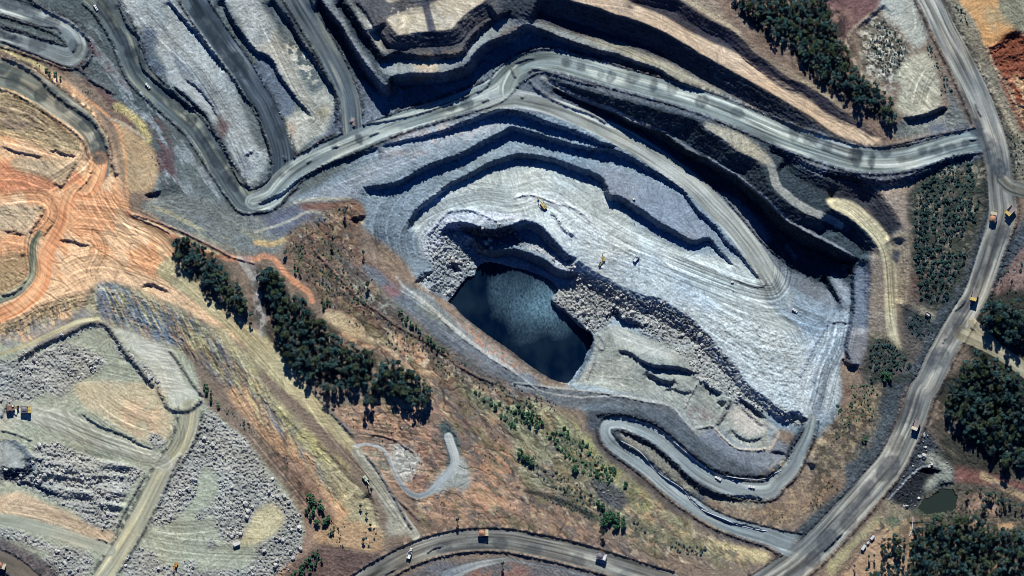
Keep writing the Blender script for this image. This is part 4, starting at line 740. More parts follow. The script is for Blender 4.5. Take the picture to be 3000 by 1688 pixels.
LAKE = S('F',1470,800,1440,830,1480,850,1560,935,1700,1045,1930,1200,'G',0,1200,150,1322,300,1412,390,1440,430,1440,500,1345,545,1280,560,1220,600,1160,605,1075,500,1012,420,930,330,870,290,810,350,745,330,700,230,640,100,590,0,570,'F',1760,530,1680,560,1640,640,1590,640,1540,700,1480,790)
lm, lsl = polymask(LAKE, 1, .55); inner = blur(lm, 3)
hs = H[lsl]; LVL = float(np.percentile(hs[lm > .5], 40)); 
H[lsl] = np.where(lm > .4, np.minimum(hs, LVL-.6)-5*inner, np.maximum(hs, LVL+.35+0*hs))
POND = S('L',1130,945,1150,900,1230,840,1290,790,1350,780,1400,800,1420,860,1415,920,1380,965,1250,975,1180,985)
pm, psl = polymask(POND, 1, 1.7); hs = H[psl]; PLV = float(np.percentile(hs[pm > .5], 30))
H[psl] = np.where(pm > .4, np.minimum(hs, PLV-.5)-1.5*pm, np.maximum(hs, PLV+.3))
def hz(u, v):
    """ground height below a site coordinate"""
    x = np.clip((np.asarray(u, float)-U0)/ST, 0, NX-1.001); y = np.clip((np.asarray(v, float)-V0)/ST, 0, NY-1.001)
    i = x.astype(int); j = y.astype(int); fx = x-i; fy = y-j
    return (H[j,i]*(1-fx)+H[j,i+1]*fx)*(1-fy)+(H[j+1,i]*(1-fx)+H[j+1,i+1]*fx)*fy
lum = COL.mean(-1, keepdims=True); cool = ss(-.05, .0, (COL[..., 2]-COL[..., 0]))[..., None]
COL = np.maximum(lum+(COL-lum)*(.80*(1-cool)+.95*cool), .01)
COL = COL**1.10*1.06*(np.array([.975,1.015,.99], np.float32)*cool+np.array([.985,1.01,.985], np.float32)*(1-cool))
LED *= (1-ROAD); H += TRK*.6+LED*.55+GUL*.6*(1-ROAD); COL *= np.clip(1+LED*.4, .5, 1.5)[..., None]; COL[..., 2] = np.minimum(COL[..., 2], COL[..., 1]*1.26); COL = COL.astype(np.float32)
# flecks and grain in the surface colour itself (stones, crusts, dry grass)
g = (fbm(3.6, 70, 2)*1.7+fbm(13, 71, 2)*.55)*(.10+.55*np.clip(ROUGH, 0, 1))
COL *= np.clip(1+g*1.25, .35, 1.8)[..., None]
sel = fbm(90, 73, 2); scr = np.zeros_like(sel)
for q, (an, lo, hi) in enumerate(((40,-1,-.12),(-30,-.12,0),(75,0,.12),(10,.12,1))):
    scr += ss(lo-.04, lo+.04, sel)*(1-ss(hi-.04, hi+.04, sel))*(fbm(3.4, 75+q, 2, an, 7)+.6*fbm(8, 85+q, 2, an+25, 5))
COL *= np.clip(1+scr*.62*(1-.8*ROAD)*(1-np.clip(RUB,0,1)), .5, 1.6)[..., None]
H += scr*.5*(1-ROAD)
warm = fbm(120, 72, 3)*.16
COL[..., 0] *= 1+warm; COL[..., 2] *= 1-warm
# road sheets lie level across their width
if False: pass

# ------------------------------------------------------------------ materials
def new_mat(name):
    m = bpy.data.materials.new(name); m.use_nodes = True; nt = m.node_tree
    return m, nt, nt.nodes['Principled BSDF']
def ground_mat(name, bump=.35, sc=.9):
    m, nt, p = new_mat(name); N = nt.nodes; L = nt.links
    at = N.new('ShaderNodeAttribute'); at.attribute_name = 'soil'
    tc = N.new('ShaderNodeNewGeometry')
    nz = N.new('ShaderNodeTexNoise'); nz.inputs['Scale'].default_value = sc; nz.inputs['Detail'].default_value = 6; nz.inputs['Roughness'].default_value = .65
    L.new(tc.outputs['Position'], nz.inputs['Vector'])
    mr = N.new('ShaderNodeMapRange'); mr.inputs[1].default_value = .3; mr.inputs[2].default_value = .7; mr.inputs[3].default_value = .78; mr.inputs[4].default_value = 1.22
    L.new(nz.outputs['Fac'], mr.inputs[0])
    mx = N.new('ShaderNodeVectorMath'); mx.operation = 'SCALE'; L.new(at.outputs['Color'], mx.inputs[0]); L.new(mr.outputs[0], mx.inputs['Scale'])
    L.new(mx.outputs[0], p.inputs['Base Color']); p.inputs['Roughness'].default_value = .95; p.inputs['Specular IOR Level'].default_value = .12
    bp = N.new('ShaderNodeBump'); bp.inputs['Strength'].default_value = bump; bp.inputs['Distance'].default_value = .5; L.new(nz.outputs['Fac'], bp.inputs['Height']); L.new(bp.outputs[0], p.inputs['Normal'])
    return m
def plain(name, rgb, rough=.6, metal=0, var=.12, sc=1.5, spec=.3):
    m, nt, p = new_mat(name); N = nt.nodes; L = nt.links
    tc = N.new('ShaderNodeTexCoord'); nz = N.new('ShaderNodeTexNoise'); nz.inputs['Scale'].default_value = sc; nz.inputs['Detail'].default_value = 4
    L.new(tc.outputs['Object'], nz.inputs['Vector'])
    mr = N.new('ShaderNodeMapRange'); mr.inputs[3].default_value = 1-var*2; mr.inputs[4].default_value = 1+var*2; L.new(nz.outputs['Fac'], mr.inputs[0])
    mx = N.new('ShaderNodeVectorMath'); mx.operation = 'SCALE'; mx.inputs[0].default_value = rgb; L.new(mr.outputs[0], mx.inputs['Scale'])
    L.new(mx.outputs[0], p.inputs['Base Color']); p.inputs['Roughness'].default_value = rough; p.inputs['Metallic'].default_value = metal; p.inputs['Specular IOR Level'].default_value = spec
    return m
def foliage(name, c1, c2, sc=.35):
    m, nt, p = new_mat(name); N = nt.nodes; L = nt.links
    tc = N.new('ShaderNodeNewGeometry'); oi = N.new('ShaderNodeObjectInfo')
    nz = N.new('ShaderNodeTexNoise'); nz.inputs['Scale'].default_value = sc; nz.inputs['Detail'].default_value = 3; L.new(tc.outputs['Position'], nz.inputs['Vector'])
    rp = N.new('ShaderNodeMapRange'); rp.inputs[1].default_value = .35; rp.inputs[2].default_value = .65; L.new(nz.outputs['Fac'], rp.inputs[0])
    mx = N.new('ShaderNodeMix'); mx.data_type = 'RGBA'; mx.inputs[6].default_value = (*c1, 1); mx.inputs[7].default_value = (*c2, 1); L.new(rp.outputs[0], mx.inputs[0])
    mr = N.new('ShaderNodeMapRange'); mr.inputs[3].default_value = .6; mr.inputs[4].default_value = 1.6; L.new(oi.outputs['Random'], mr.inputs[0])
    sc2 = N.new('ShaderNodeVectorMath'); sc2.operation = 'SCALE'; L.new(mx.outputs[2], sc2.inputs[0]); L.new(mr.outputs[0], sc2.inputs['Scale'])
    L.new(sc2.outputs[0], p.inputs['Base Color']); p.inputs['Roughness'].default_value = .7; p.inputs['Specular IOR Level'].default_value = .25
    return m
M = dict(ground=ground_mat('soil'), road=ground_mat('compacted_gravel', .15, 1.6),
    leaf=foliage('eucalypt_leaves', (.010,.036,.044), (.055,.125,.110), .13), leaf2=foliage('bright_leaves', (.03,.09,.05), (.07,.18,.09)), dry=foliage('dry_leaves', (.05,.055,.03), (.14,.14,.07)), grey=foliage('grey_leaves', (.03,.055,.06), (.12,.165,.14), .15),
    olive=foliage('olive_leaves', (.022,.040,.022), (.085,.12,.065), .15),
    bark=plain('bark', (.22,.19,.16), .9), rock=plain('grey_rock', (.52,.52,.48), .9, var=.3, sc=.4), rockd=plain('dark_rock', (.15,.155,.16), .9, var=.3, sc=.4), rockw=plain('warm_rock', (.36,.335,.30), .9, var=.3, sc=.4),
    yellow=plain('yellow_paint', (.66,.50,.13), .6, var=.14), cream=plain('cream_paint', (.70,.64,.46), .6, var=.12), white=plain('white_paint', (.82,.82,.80), .4, var=.03), tyre=plain('rubber', (.02,.02,.022), .85), steel=plain('worn_steel', (.30,.29,.28), .5, .3),
    dark=plain('dark_metal', (.04,.04,.045), .5), glass=plain('dark_glass', (.02,.03,.04), .1, spec=.6), dirt=plain('red_dirt', (.50,.27,.16), .95, var=.25, sc=.8), dirtg=plain('grey_ore', (.22,.21,.24), .95, var=.35, sc=.9), traym=plain('tray_steel', (.36,.31,.30), .7, .1, var=.15, sc=.5),
    roofm=plain('pale_roof_sheet', (.78,.76,.72), .5), pipe=plain('pale_pipe', (.66,.72,.76), .4), teal=plain('grey_blue_paint', (.28,.36,.40), .5), rust=plain('rust_brown', (.26,.12,.07), .8))

# ------------------------------------------------------------------ mesh helpers
C = bpy.context.scene.collection
def mesh_np(name, V, F, mat, smooth=False, mats=None, midx=None):
    """V (n,3), F (m,4) or (m,3)"""
    me = bpy.data.meshes.new(name); V = np.asarray(V, np.float32); F = np.asarray(F, np.int32); k = F.shape[1]
    me.vertices.add(len(V)); me.vertices.foreach_set('co', V.ravel())
    me.loops.add(F.size); me.loops.foreach_set('vertex_index', F.ravel())
    me.polygons.add(len(F)); me.polygons.foreach_set('loop_start', np.arange(0, F.size, k, dtype=np.int32)); me.polygons.foreach_set('loop_total', np.full(len(F), k, np.int32))
    if smooth: me.polygons.foreach_set('use_smooth', np.ones(len(F), bool))
    for m in (mats or [mat]): me.materials.append(m)
    if midx is not None: me.polygons.foreach_set('material_index', np.asarray(midx, np.int32))
    me.update(calc_edges=True); return me
def tag(o, label=None, cat=None, group=None, kind=None):
    if label: o['label'] = label
    if cat: o['category'] = cat
    if group: o['group'] = group
    if kind: o['kind'] = kind
    return o
def link(name, me, parent=None):
    o = bpy.data.objects.new(name, me); C.objects.link(o)
    if parent: o.parent = parent
    return o
def empty(name, loc, rz, label, cat, group=None, sc=1):
    o = bpy.data.objects.new(name, None); C.objects.link(o); o.location = loc; o.rotation_euler = (0,0,rz); o.scale = (sc,sc,sc); o.empty_display_size = 1
    return tag(o, label, cat, group)
class MB:
    def __init__(s): s.v = []; s.f = []
    def poly(s, vs_, fs): n = len(s.v); s.v += [tuple(p) for p in vs_]; s.f += [[i+n for i in f] for f in fs]; return s
    def box(s, x0,x1,y0,y1,z0,z1, tx=0, ty=0):
        """box whose top is inset by tx, ty"""
        return s.poly([(x0,y0,z0),(x1,y0,z0),(x1,y1,z0),(x0,y1,z0),(x0+tx,y0+ty,z1),(x1-tx,y0+ty,z1),(x1-tx,y1-ty,z1),(x0+tx,y1-ty,z1)],
                      [(0,3,2,1),(4,5,6,7),(0,1,5,4),(1,2,6,5),(2,3,7,6),(3,0,4,7)])
    def cyl(s, a, b, r, n=12, r2=None):
        a = np.array(a, float); b = np.array(b, float); d = b-a; d /= np.linalg.norm(d)
        x = np.cross(d, (0,0,1) if abs(d[2]) < .9 else (1,0,0)); x /= np.linalg.norm(x); y = np.cross(d, x); r2 = r if r2 is None else r2
        vs_ = [a+r*(x*math.cos(t)+y*math.sin(t)) for t in np.linspace(0, 2*math.pi, n, False)]+[b+r2*(x*math.cos(t)+y*math.sin(t)) for t in np.linspace(0, 2*math.pi, n, False)]
        return s.poly(vs_, [[i,(i+1)%n,n+(i+1)%n,n+i] for i in range(n)]+[list(range(n))[::-1], list(range(n,2*n))])
    def build(s, name, mat, parent=None, bevel=0, smooth=False):
        me = bpy.data.meshes.new(name); me.from_pydata(s.v, [], s.f); me.materials.append(mat); me.update()
        if smooth:
            for p in me.polygons: p.use_smooth = True
        o = link(name, me, parent)
        if bevel:
            b = o.modifiers.new('bevel', 'BEVEL'); b.width = bevel; b.segments = 2
        return o
def kids(o): return [c for c in o.children]
def copy_tree(o, parent=None, depth=0):
    c = o.copy(); C.objects.link(c)
    if parent: c.parent = parent
    for ch in kids(o): copy_tree(ch, c, depth+1)
    return c

# ------------------------------------------------------------------ the ground as one continuous sheet, split into soil and road surfaces
ext = np.array([120, 400, 1100, 2600, 6000, 14000, 30000, 60000], float)
xs = np.concatenate([U0-ext[::-1], us, U1+ext]); ys = np.concatenate([V0-ext[::-1], vs, V1+ext]); E = len(ext)
NXe, NYe = len(xs), len(ys)
pe = lambda a: np.pad(a, [(E,E),(E,E)]+([(0,0)] if a.ndim == 3 else []), mode='edge')
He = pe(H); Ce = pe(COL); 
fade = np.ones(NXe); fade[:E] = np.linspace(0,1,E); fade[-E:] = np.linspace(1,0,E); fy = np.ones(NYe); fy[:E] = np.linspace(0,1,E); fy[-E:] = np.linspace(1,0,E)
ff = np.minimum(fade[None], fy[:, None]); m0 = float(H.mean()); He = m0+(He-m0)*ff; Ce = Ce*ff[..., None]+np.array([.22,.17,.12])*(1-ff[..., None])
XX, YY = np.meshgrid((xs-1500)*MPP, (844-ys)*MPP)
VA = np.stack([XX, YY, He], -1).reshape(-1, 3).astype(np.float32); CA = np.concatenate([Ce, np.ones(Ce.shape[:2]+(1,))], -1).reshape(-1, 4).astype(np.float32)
idx = np.arange(NXe*NYe).reshape(NYe, NXe)
Q = np.stack([idx[:-1,:-1], idx[1:,:-1], idx[1:,1:], idx[:-1,1:]], -1)
RM = pe(ROAD); rmask = ((RM[:-1,:-1]+RM[1:,1:]+RM[:-1,1:]+RM[1:,:-1])/4 > .5)
rmask[:E] = rmask[-E:] = False; rmask[:, :E] = rmask[:, -E:] = False
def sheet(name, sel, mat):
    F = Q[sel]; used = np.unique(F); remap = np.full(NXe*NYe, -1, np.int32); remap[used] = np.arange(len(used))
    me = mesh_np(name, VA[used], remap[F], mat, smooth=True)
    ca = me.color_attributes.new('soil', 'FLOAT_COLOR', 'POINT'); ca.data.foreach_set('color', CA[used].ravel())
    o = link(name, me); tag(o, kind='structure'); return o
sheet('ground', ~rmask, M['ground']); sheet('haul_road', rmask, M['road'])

# ------------------------------------------------------------------ water
def water(name, pts, z, deep, glint_tone, label, glint=.9, nsc=.06):
    P = smooth_line(pts, 8, True)[0]; P = P if True else P
    c = P.mean(0); 
    mb = MB(); n = len(P); ring = P+(P-c)/np.linalg.norm(P-c, axis=1)[:, None]*11
    me = bpy.data.meshes.new(name); me.from_pydata([(wx(p[0]), wy(p[1]), z) for p in ring], [], [list(range(n))[::-1]]); me.update()
    m, nt, p = new_mat(name+'_surface'); N = nt.nodes; L = nt.links
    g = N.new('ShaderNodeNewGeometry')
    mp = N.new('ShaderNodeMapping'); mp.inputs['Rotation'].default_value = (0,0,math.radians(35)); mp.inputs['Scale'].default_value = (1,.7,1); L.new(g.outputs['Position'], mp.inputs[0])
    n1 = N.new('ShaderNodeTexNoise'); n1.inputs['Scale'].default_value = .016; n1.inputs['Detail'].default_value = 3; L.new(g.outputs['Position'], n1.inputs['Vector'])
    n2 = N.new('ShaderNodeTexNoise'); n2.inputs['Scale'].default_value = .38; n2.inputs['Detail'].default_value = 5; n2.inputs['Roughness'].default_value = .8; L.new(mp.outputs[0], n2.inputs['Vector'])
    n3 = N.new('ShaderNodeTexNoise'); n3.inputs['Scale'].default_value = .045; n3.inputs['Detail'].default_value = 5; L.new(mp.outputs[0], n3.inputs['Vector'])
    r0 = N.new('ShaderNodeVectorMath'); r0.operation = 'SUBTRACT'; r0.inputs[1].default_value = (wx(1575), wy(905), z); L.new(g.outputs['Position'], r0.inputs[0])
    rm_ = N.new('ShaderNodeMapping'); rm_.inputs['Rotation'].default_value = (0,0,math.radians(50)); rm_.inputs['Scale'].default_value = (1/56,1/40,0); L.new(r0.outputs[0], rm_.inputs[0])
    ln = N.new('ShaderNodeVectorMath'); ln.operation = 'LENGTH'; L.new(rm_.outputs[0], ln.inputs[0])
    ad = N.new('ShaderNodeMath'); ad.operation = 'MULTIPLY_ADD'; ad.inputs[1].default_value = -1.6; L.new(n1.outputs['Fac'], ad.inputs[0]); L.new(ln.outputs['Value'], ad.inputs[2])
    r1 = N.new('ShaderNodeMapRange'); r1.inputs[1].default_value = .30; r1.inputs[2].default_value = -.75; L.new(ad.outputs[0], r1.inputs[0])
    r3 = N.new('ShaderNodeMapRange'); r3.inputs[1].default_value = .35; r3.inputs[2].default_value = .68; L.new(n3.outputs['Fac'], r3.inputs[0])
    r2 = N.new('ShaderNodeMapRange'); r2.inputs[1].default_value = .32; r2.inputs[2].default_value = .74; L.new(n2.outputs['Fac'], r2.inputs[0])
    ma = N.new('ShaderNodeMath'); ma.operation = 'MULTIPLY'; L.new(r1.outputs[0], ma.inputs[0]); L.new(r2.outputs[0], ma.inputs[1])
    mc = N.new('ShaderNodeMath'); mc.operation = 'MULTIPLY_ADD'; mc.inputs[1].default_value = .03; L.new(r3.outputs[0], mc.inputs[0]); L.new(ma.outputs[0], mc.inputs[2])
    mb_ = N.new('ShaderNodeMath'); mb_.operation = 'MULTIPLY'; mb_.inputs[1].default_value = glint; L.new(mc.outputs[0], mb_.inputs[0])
    mx = N.new('ShaderNodeMix'); mx.data_type = 'RGBA'; mx.inputs[6].default_value = (*deep, 1); mx.inputs[7].default_value = (*glint_tone, 1); L.new(mb_.outputs[0], mx.inputs[0]); L.new(mx.outputs[2], p.inputs['Base Color'])  # glitter of light on the water mixed into the base colour
    p.inputs['Roughness'].default_value = .18; p.inputs['IOR'].default_value = 1.33
    b = N.new('ShaderNodeBump'); b.inputs['Strength'].default_value = .5; b.inputs['Distance'].default_value = .25; L.new(n2.outputs['Fac'], b.inputs['Height']); L.new(b.outputs[0], p.inputs['Normal'])
    me.materials.append(m); o = link(name, me); tag(o, label, None, None, 'structure'); return o
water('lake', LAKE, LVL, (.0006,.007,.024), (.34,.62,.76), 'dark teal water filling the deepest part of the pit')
water('pond', POND, PLV, (.028,.042,.034), (.09,.12,.09), 'murky green pond below the embankment', .8)

# ------------------------------------------------------------------ loose rock
def rock_mesh(seed, n=2):
    r = random.Random(seed); import bmesh
    bm = bmesh.new(); bmesh.ops.create_icosphere(bm, subdivisions=1 if n == 1 else 2, radius=1)
    for v in bm.verts:
        k = 1+r.uniform(-.28,.28); v.co *= k
    # flatten random sides so that it reads as broken stone
    for _ in range(4):
        nrm = np.array([r.uniform(-1,1) for _ in range(3)]); nrm /= np.linalg.norm(nrm); d = r.uniform(.5,.8)
        for v in bm.verts:
            t = float(np.dot(v.co, nrm))
            if t > d: v.co -= type(v.co)(nrm*(t-d))
    me = bpy.data.meshes.new('boulder'); bm.to_mesh(me); bm.free(); return me
def rock_np(seed):
    me = rock_mesh(seed, 1); V = np.empty(len(me.vertices)*3, np.float32); me.vertices.foreach_get('co', V); F = np.empty(len(me.polygons)*3, np.int32); me.polygons.foreach_get('vertices', F); bpy.data.meshes.remove(me)
    return V.reshape(-1,3), F.reshape(-1,3)
RV = [rock_np(s) for s in range(8)]
def scatter(mask, dens, seed):
    r = np.random.default_rng(seed); cand = r.random(mask.shape); jj, ii = np.nonzero(cand < mask*dens)
    return us[ii]+r.uniform(-1,1,len(ii)), vs[jj]+r.uniform(-1,1,len(jj)), r
rowmask = np.zeros((NY, NX), np.float32); mk, sl = polymask(S('I',240,480,430,450,760,570,1080,650,960,830,860,950,640,980,200,780,180,700), 6); rowmask[sl] = mk
ru, rv, rr = scatter(blur(RUB, 1)*(RUB > .15)*(1-ROAD)*ss(-.14, .12, fbm(30, 91, 3)+.9*rowmask*fbm(20, 93, 2, 10, 5)), .062, 5)
inside = (ru > 0) & (ru < 3000) & (rv > 0) & (rv < 1688); ru, rv = ru[inside], rv[inside]
rs = rr.gamma(1.7, .40, len(ru))+.36; rs = np.clip(rs*(.35+1.35*vnoise(ru/38, rv/38, 3)), .34, 3.8)
keep = np.argsort(-rs); ru, rv, rs = ru[keep], rv[keep], rs[keep]; NB = 300
def merged_rocks(name, u, v, s, mats, seed, label):
    r = np.random.default_rng(seed); Vs = []; Fs = []; mi = []; off = 0; z = hz(u, v)
    for k in range(len(u)):
        V, F = RV[k % 8]; a = r.uniform(0, 6.28); c, sn = math.cos(a), math.sin(a); W = V*s[k]*np.array([1, r.uniform(.6,1), r.uniform(.6,1)])
        W = np.stack([W[:,0]*c-W[:,1]*sn, W[:,0]*sn+W[:,1]*c, W[:,2]], 1)+np.array([wx(u[k]), wy(v[k]), z[k]+s[k]*.4])
        Vs.append(W); Fs.append(F+off); off += len(V); mi.append(np.full(len(F), r.integers(0, len(mats))))
    me = mesh_np(name, np.concatenate(Vs), np.concatenate(Fs), None, mats=mats, midx=np.concatenate(mi)); o = link(name, me); tag(o, label, 'rubble', None, 'stuff')
merged_rocks('rubble', ru[NB:], rv[NB:], rs[NB:], [M['rock'], M['rock'], M['rock'], M['rockd'], M['rockw']], 3, 'broken grey rock rubble spread over the quarry heaps')
bm_ = [rock_mesh(100+i, 2) for i in range(5)]
for b in bm_: b.materials.append(M['rock'])
def spot(u, v):
    if v > 1050 and u < 330: return 'grey angular boulder among the rubble rows of the south-west yard'
    if u < 900: return 'grey angular boulder in the rubble heaps beside the pale yard road'
    if u < 1700: return 'grey angular boulder on the broken slope at the lake\'s north-west corner'
    if v < 1050 and u < 2060: return 'grey angular boulder in the blasted rock slope east of the lake'
    return 'grey angular boulder along the foot of the pale floor near the lower yard'
zb = hz(ru[:NB], rv[:NB])
for k in range(min(NB, len(ru))):
    o = link('boulder', bm_[k % 5]); s = float(rs[k]); o.location = (wx(ru[k]), wy(rv[k]), zb[k]+s*.3); o.scale = (s, s*.85, s*.8); o.rotation_euler = (random.uniform(-.3,.3), random.uniform(-.3,.3), random.uniform(0,6.28))
    l = spot(ru[k], rv[k]); tag(o, l, 'boulder', 'boulders: '+l)
# dark spoil stones along the road windrows
bmk = np.clip(BERMADD/2.4, 0, 1)*(1-ROAD)
u2, v2, r2 = scatter(bmk, .03, 9); ok = (u2 > 0) & (u2 < 3000) & (v2 > 0) & (v2 < 1688); u2, v2 = u2[ok], v2[ok]
merged_rocks('windrow_stones', u2, v2, r2.uniform(.25,.8,len(u2)), [M['rockd'], M['rock'], M['rockd']], 4, 'small dark stones lying along the road windrows')

# ------------------------------------------------------------------ trees
def leafcloud(seed, n, R, Hh, base, clumps, leaf=.55, squash=.7):
    r = np.random.default_rng(seed); Vs = []; off = 0
    cc = []
    for k in range(clumps):
        a = r.uniform(0, 6.28); rad = R*math.sqrt(r.uniform(0,1))*.72; zz = base+(Hh-base)*(r.uniform(.15,.95)**.8)*(1-.35*(rad/R)**2)
        cc.append((rad*math.cos(a), rad*math.sin(a), zz, R*r.uniform(.2,.42)))
    cc.append((0,0,Hh-R*.3,R*.42))
    per = n//len(cc); P = []
    for (x,y,z,q) in cc:
        d = r.normal(size=(per,3)); d /= np.linalg.norm(d, axis=1)[:, None]; rad = q*(.55+.45*r.random(per))[:, None]
        P.append(d*rad*np.array([1,1,squash])+np.array([x,y,z]))
    P = np.concatenate(P); m = len(P)
    a = r.normal(size=(m,3)); a /= np.linalg.norm(a, axis=1)[:, None]; b = np.cross(a, r.normal(size=(m,3))); b /= np.linalg.norm(b, axis=1)[:, None]
    # leaf sprays lean upward a little so that tops catch light
    s = leaf*r.uniform(.6,1.3,(m,1))
    V = np.stack([P-a*s-b*s*.5, P+a*s-b*s*.5, P+a*s+b*s*.5, P-a*s+b*s*.5], 1).reshape(-1,3); F = np.arange(4*m).reshape(-1,4)
    return V, F
def trunk_mb(Hh, R, seed, r0=.32):
    r = random.Random(seed); mb = MB(); mb.cyl((0,0,-.6), (r.uniform(-.4,.4),r.uniform(-.4,.4),Hh*.45), r0, 8, r0*.7); top = mb.v[-1]
    for k in range(5):
        a = r.uniform(0,6.28); z0 = Hh*r.uniform(.32,.5); mb.cyl((0,0,z0), (R*.55*math.cos(a), R*.55*math.sin(a), Hh*r.uniform(.65,.85)), r0*.45, 6, r0*.12)
    mb.cyl((0,0,Hh*.42), (r.uniform(-.5,.5), r.uniform(-.5,.5), Hh*.85), r0*.6, 7, r0*.15)
    return mb
def tree_proto(name, seed, R, Hh, n, clumps, mat, leaf=.6, base=.35, squash=.75):
    V, F = leafcloud(seed, n, R, Hh, Hh*base, clumps, leaf, squash); cm = mesh_np('crown', V, F, mat)
    mb = trunk_mb(Hh, R, seed); tm = bpy.data.meshes.new('trunk'); tm.from_pydata(mb.v, [], mb.f); tm.materials.append(M['bark'])
    return cm, tm
TP = [tree_proto('t', 200+i, (3.0,4.2,2.4,3.6,4.8,2.9,3.9,2.2,4.4,3.3)[i], 10+1.6*(i%5), 640, 9+(i*5)%9, (M['leaf'],M['grey'],M['leaf'],M['olive'],M['leaf'],M['grey'],M['leaf'],M['leaf'],M['olive'],M['leaf'])[i], .5) for i in range(10)]
TG = [tree_proto('g', 240+i, 3.2, 8, 480, 8, M['leaf2'], base=.2) for i in range(3)]
# small tufted shrubs
SV = [leafcloud(300+i, 150, 1.0, 1.5, .15, 4, .26, .9) for i in range(5)]
SM = [[mesh_np('shrub', V, F, m) for (V, F) in SV] for m in (M['dry'], M['leaf'], M['leaf2'], M['grey'])]

def in_poly(P, x, y):
    c = False; n = len(P)
    for i in range(n):
        x1,y1 = P[i]; x2,y2 = P[(i+1)%n]
        if (y1 > y) != (y2 > y) and x < (x2-x1)*(y-y1)/(y2-y1)+x1: c = not c
    return c
def fill(P, spacing, seed, jitter=.45, gap=0.0, gsc=40):
    r = random.Random(seed); spacing *= (.70 if seed < 80 else .80); jitter = .62; xs_ = [p[0] for p in P]; ys_ = [p[1] for p in P]; out = []
    y = min(ys_); row = 0
    while y < max(ys_):
        x = min(xs_)+(row%2)*spacing*.5
        while x < max(xs_):
            px, py = x+r.uniform(-1,1)*spacing*jitter, y+r.uniform(-1,1)*spacing*jitter
            if in_poly(P, px, py) and -15 < px < 3015 and -15 < py < 1725:
                g = float(vnoise(np.array([px/gsc]), np.array([py/gsc]), seed % 6)[0])
                g2 = float(vnoise(np.array([px/13]), np.array([py/13]), (seed+2) % 6)[0])
                if g > gap and g2 > (.12 if seed < 80 else .22) and r.random() < .93: out.append((px, py))
            x += spacing
        y += spacing*.87; row += 1
    return out
GR = [ # outline, spacing, gap, scale, group, label
 (S('E',1310,350,1400,350,1500,400,1600,460,1640,520,1700,600,1720,680,1800,700,1860,820,1900,930,1900,960,1840,940,1760,870,1700,800,1640,760,1580,700,1500,640,1440,620,1370,520,1310,440), 15.5, .12, 1.0, 'grove west of the light track', 'dark eucalypt in the narrow grove west of the light track'),
 (S('F',0,540,100,560,180,620,260,740,330,790,400,860,420,930,500,960,540,1040,620,1090,760,1160,880,1200,910,1260,850,1330,840,1449,'J',560,60,480,20,400,-40,'F',300,1380,210,1260,180,1100,150,1000,130,880,60,780,20,700), 15.5, .17, 1.1, 'wood between the tip road and the pit', 'dark eucalypt in the long wood between tip road and pit'),
 (S('F',980,1250,1080,1280,1160,1340,1260,1400,1320,1449,'J',1330,90,1300,150,1200,170,1120,130,980,60,920,80,880,150,810,170,800,80,860,20,900,-60), 16, .15, 1.15, 'wood tip above the brown paddock', 'dark eucalypt in the wood\'s lower tip above the paddock'),
 (S('D',-60,-60,420,-60,450,40,470,140,520,260,580,380,640,460,700,560,800,620,870,680,920,760,960,860,960,950,900,930,820,850,740,800,660,780,600,700,520,650,440,620,360,560,260,470,220,380,160,340,40,300,-60,180,-250,30,-300,-40), 15.5, .2, 1.0, 'wood on the north rim', 'dark eucalypt in the dense wood on the north rim'),
 (S('H',1600,860,1700,800,1800,830,1930,800,2050,900,2050,1280,1850,1150,1780,1120,1700,1080,1620,980), 17, .2, 1.15, 'wood right of the main haul road', 'dark eucalypt beside the pale side road on the right'),
 (S('H',1480,1230,1600,1200,1750,1260,1930,1380,2050,1449,'L',2050,600,1900,640,1780,600,1700,560,1640,480,1540,420,1480,360,1400,290,1340,230,1320,120,1380,30,'H',1430,1400), 16.5, .14, 1.15, 'large wood at the right edge', 'dark eucalypt in the large wood at the right edge'),
 (S('L',1560,900,1700,780,1800,840,1930,880,2050,900,2050,960,1850,930,1700,900,1640,960), 18, .35, .8, 'scattered trees behind the pond', 'small grey-green tree near the track behind the pond'),
 (S('L',1120,1020,1300,1010,1500,1000,1650,1020,1700,1090,1900,1090,2050,1040,2050,1600,1040,1600,1040,1330,1060,1180), 16, .08, 1.0, 'open wood in the lower right corner', 'grey-green eucalypt in the open wood at lower right'),
 (S('L',830,1180,930,1130,1020,1150,1060,1200,1020,1320,900,1300,850,1230), 15, .2, .9, 'clump below the small pond', 'dark tree in the clump beside the white pipe'),
 (S('L',740,1400,880,1340,1000,1360,1060,1449,1020,1560,720,1560), 17, .2, .9, 'clump at the lower right edge', 'dark tree in the clump at the bottom edge beside the sandy clearing'),
]
trees = []
for k, (P, sp, gap, sc, g, l) in enumerate(GR):
    for (x, y) in fill(P, sp, 40+k, .45, gap): trees.append([x, y, sc*.92*random.choice((.55,.7,.8,.9,1.0,1.1,1.3))*random.uniform(.9,1.1), g, l])
SOL = [(S('L',1160,340,1210,420,1290,460), 'dark spreading tree at the wood\'s edge above the pond'), (S('L',460,0),'')]
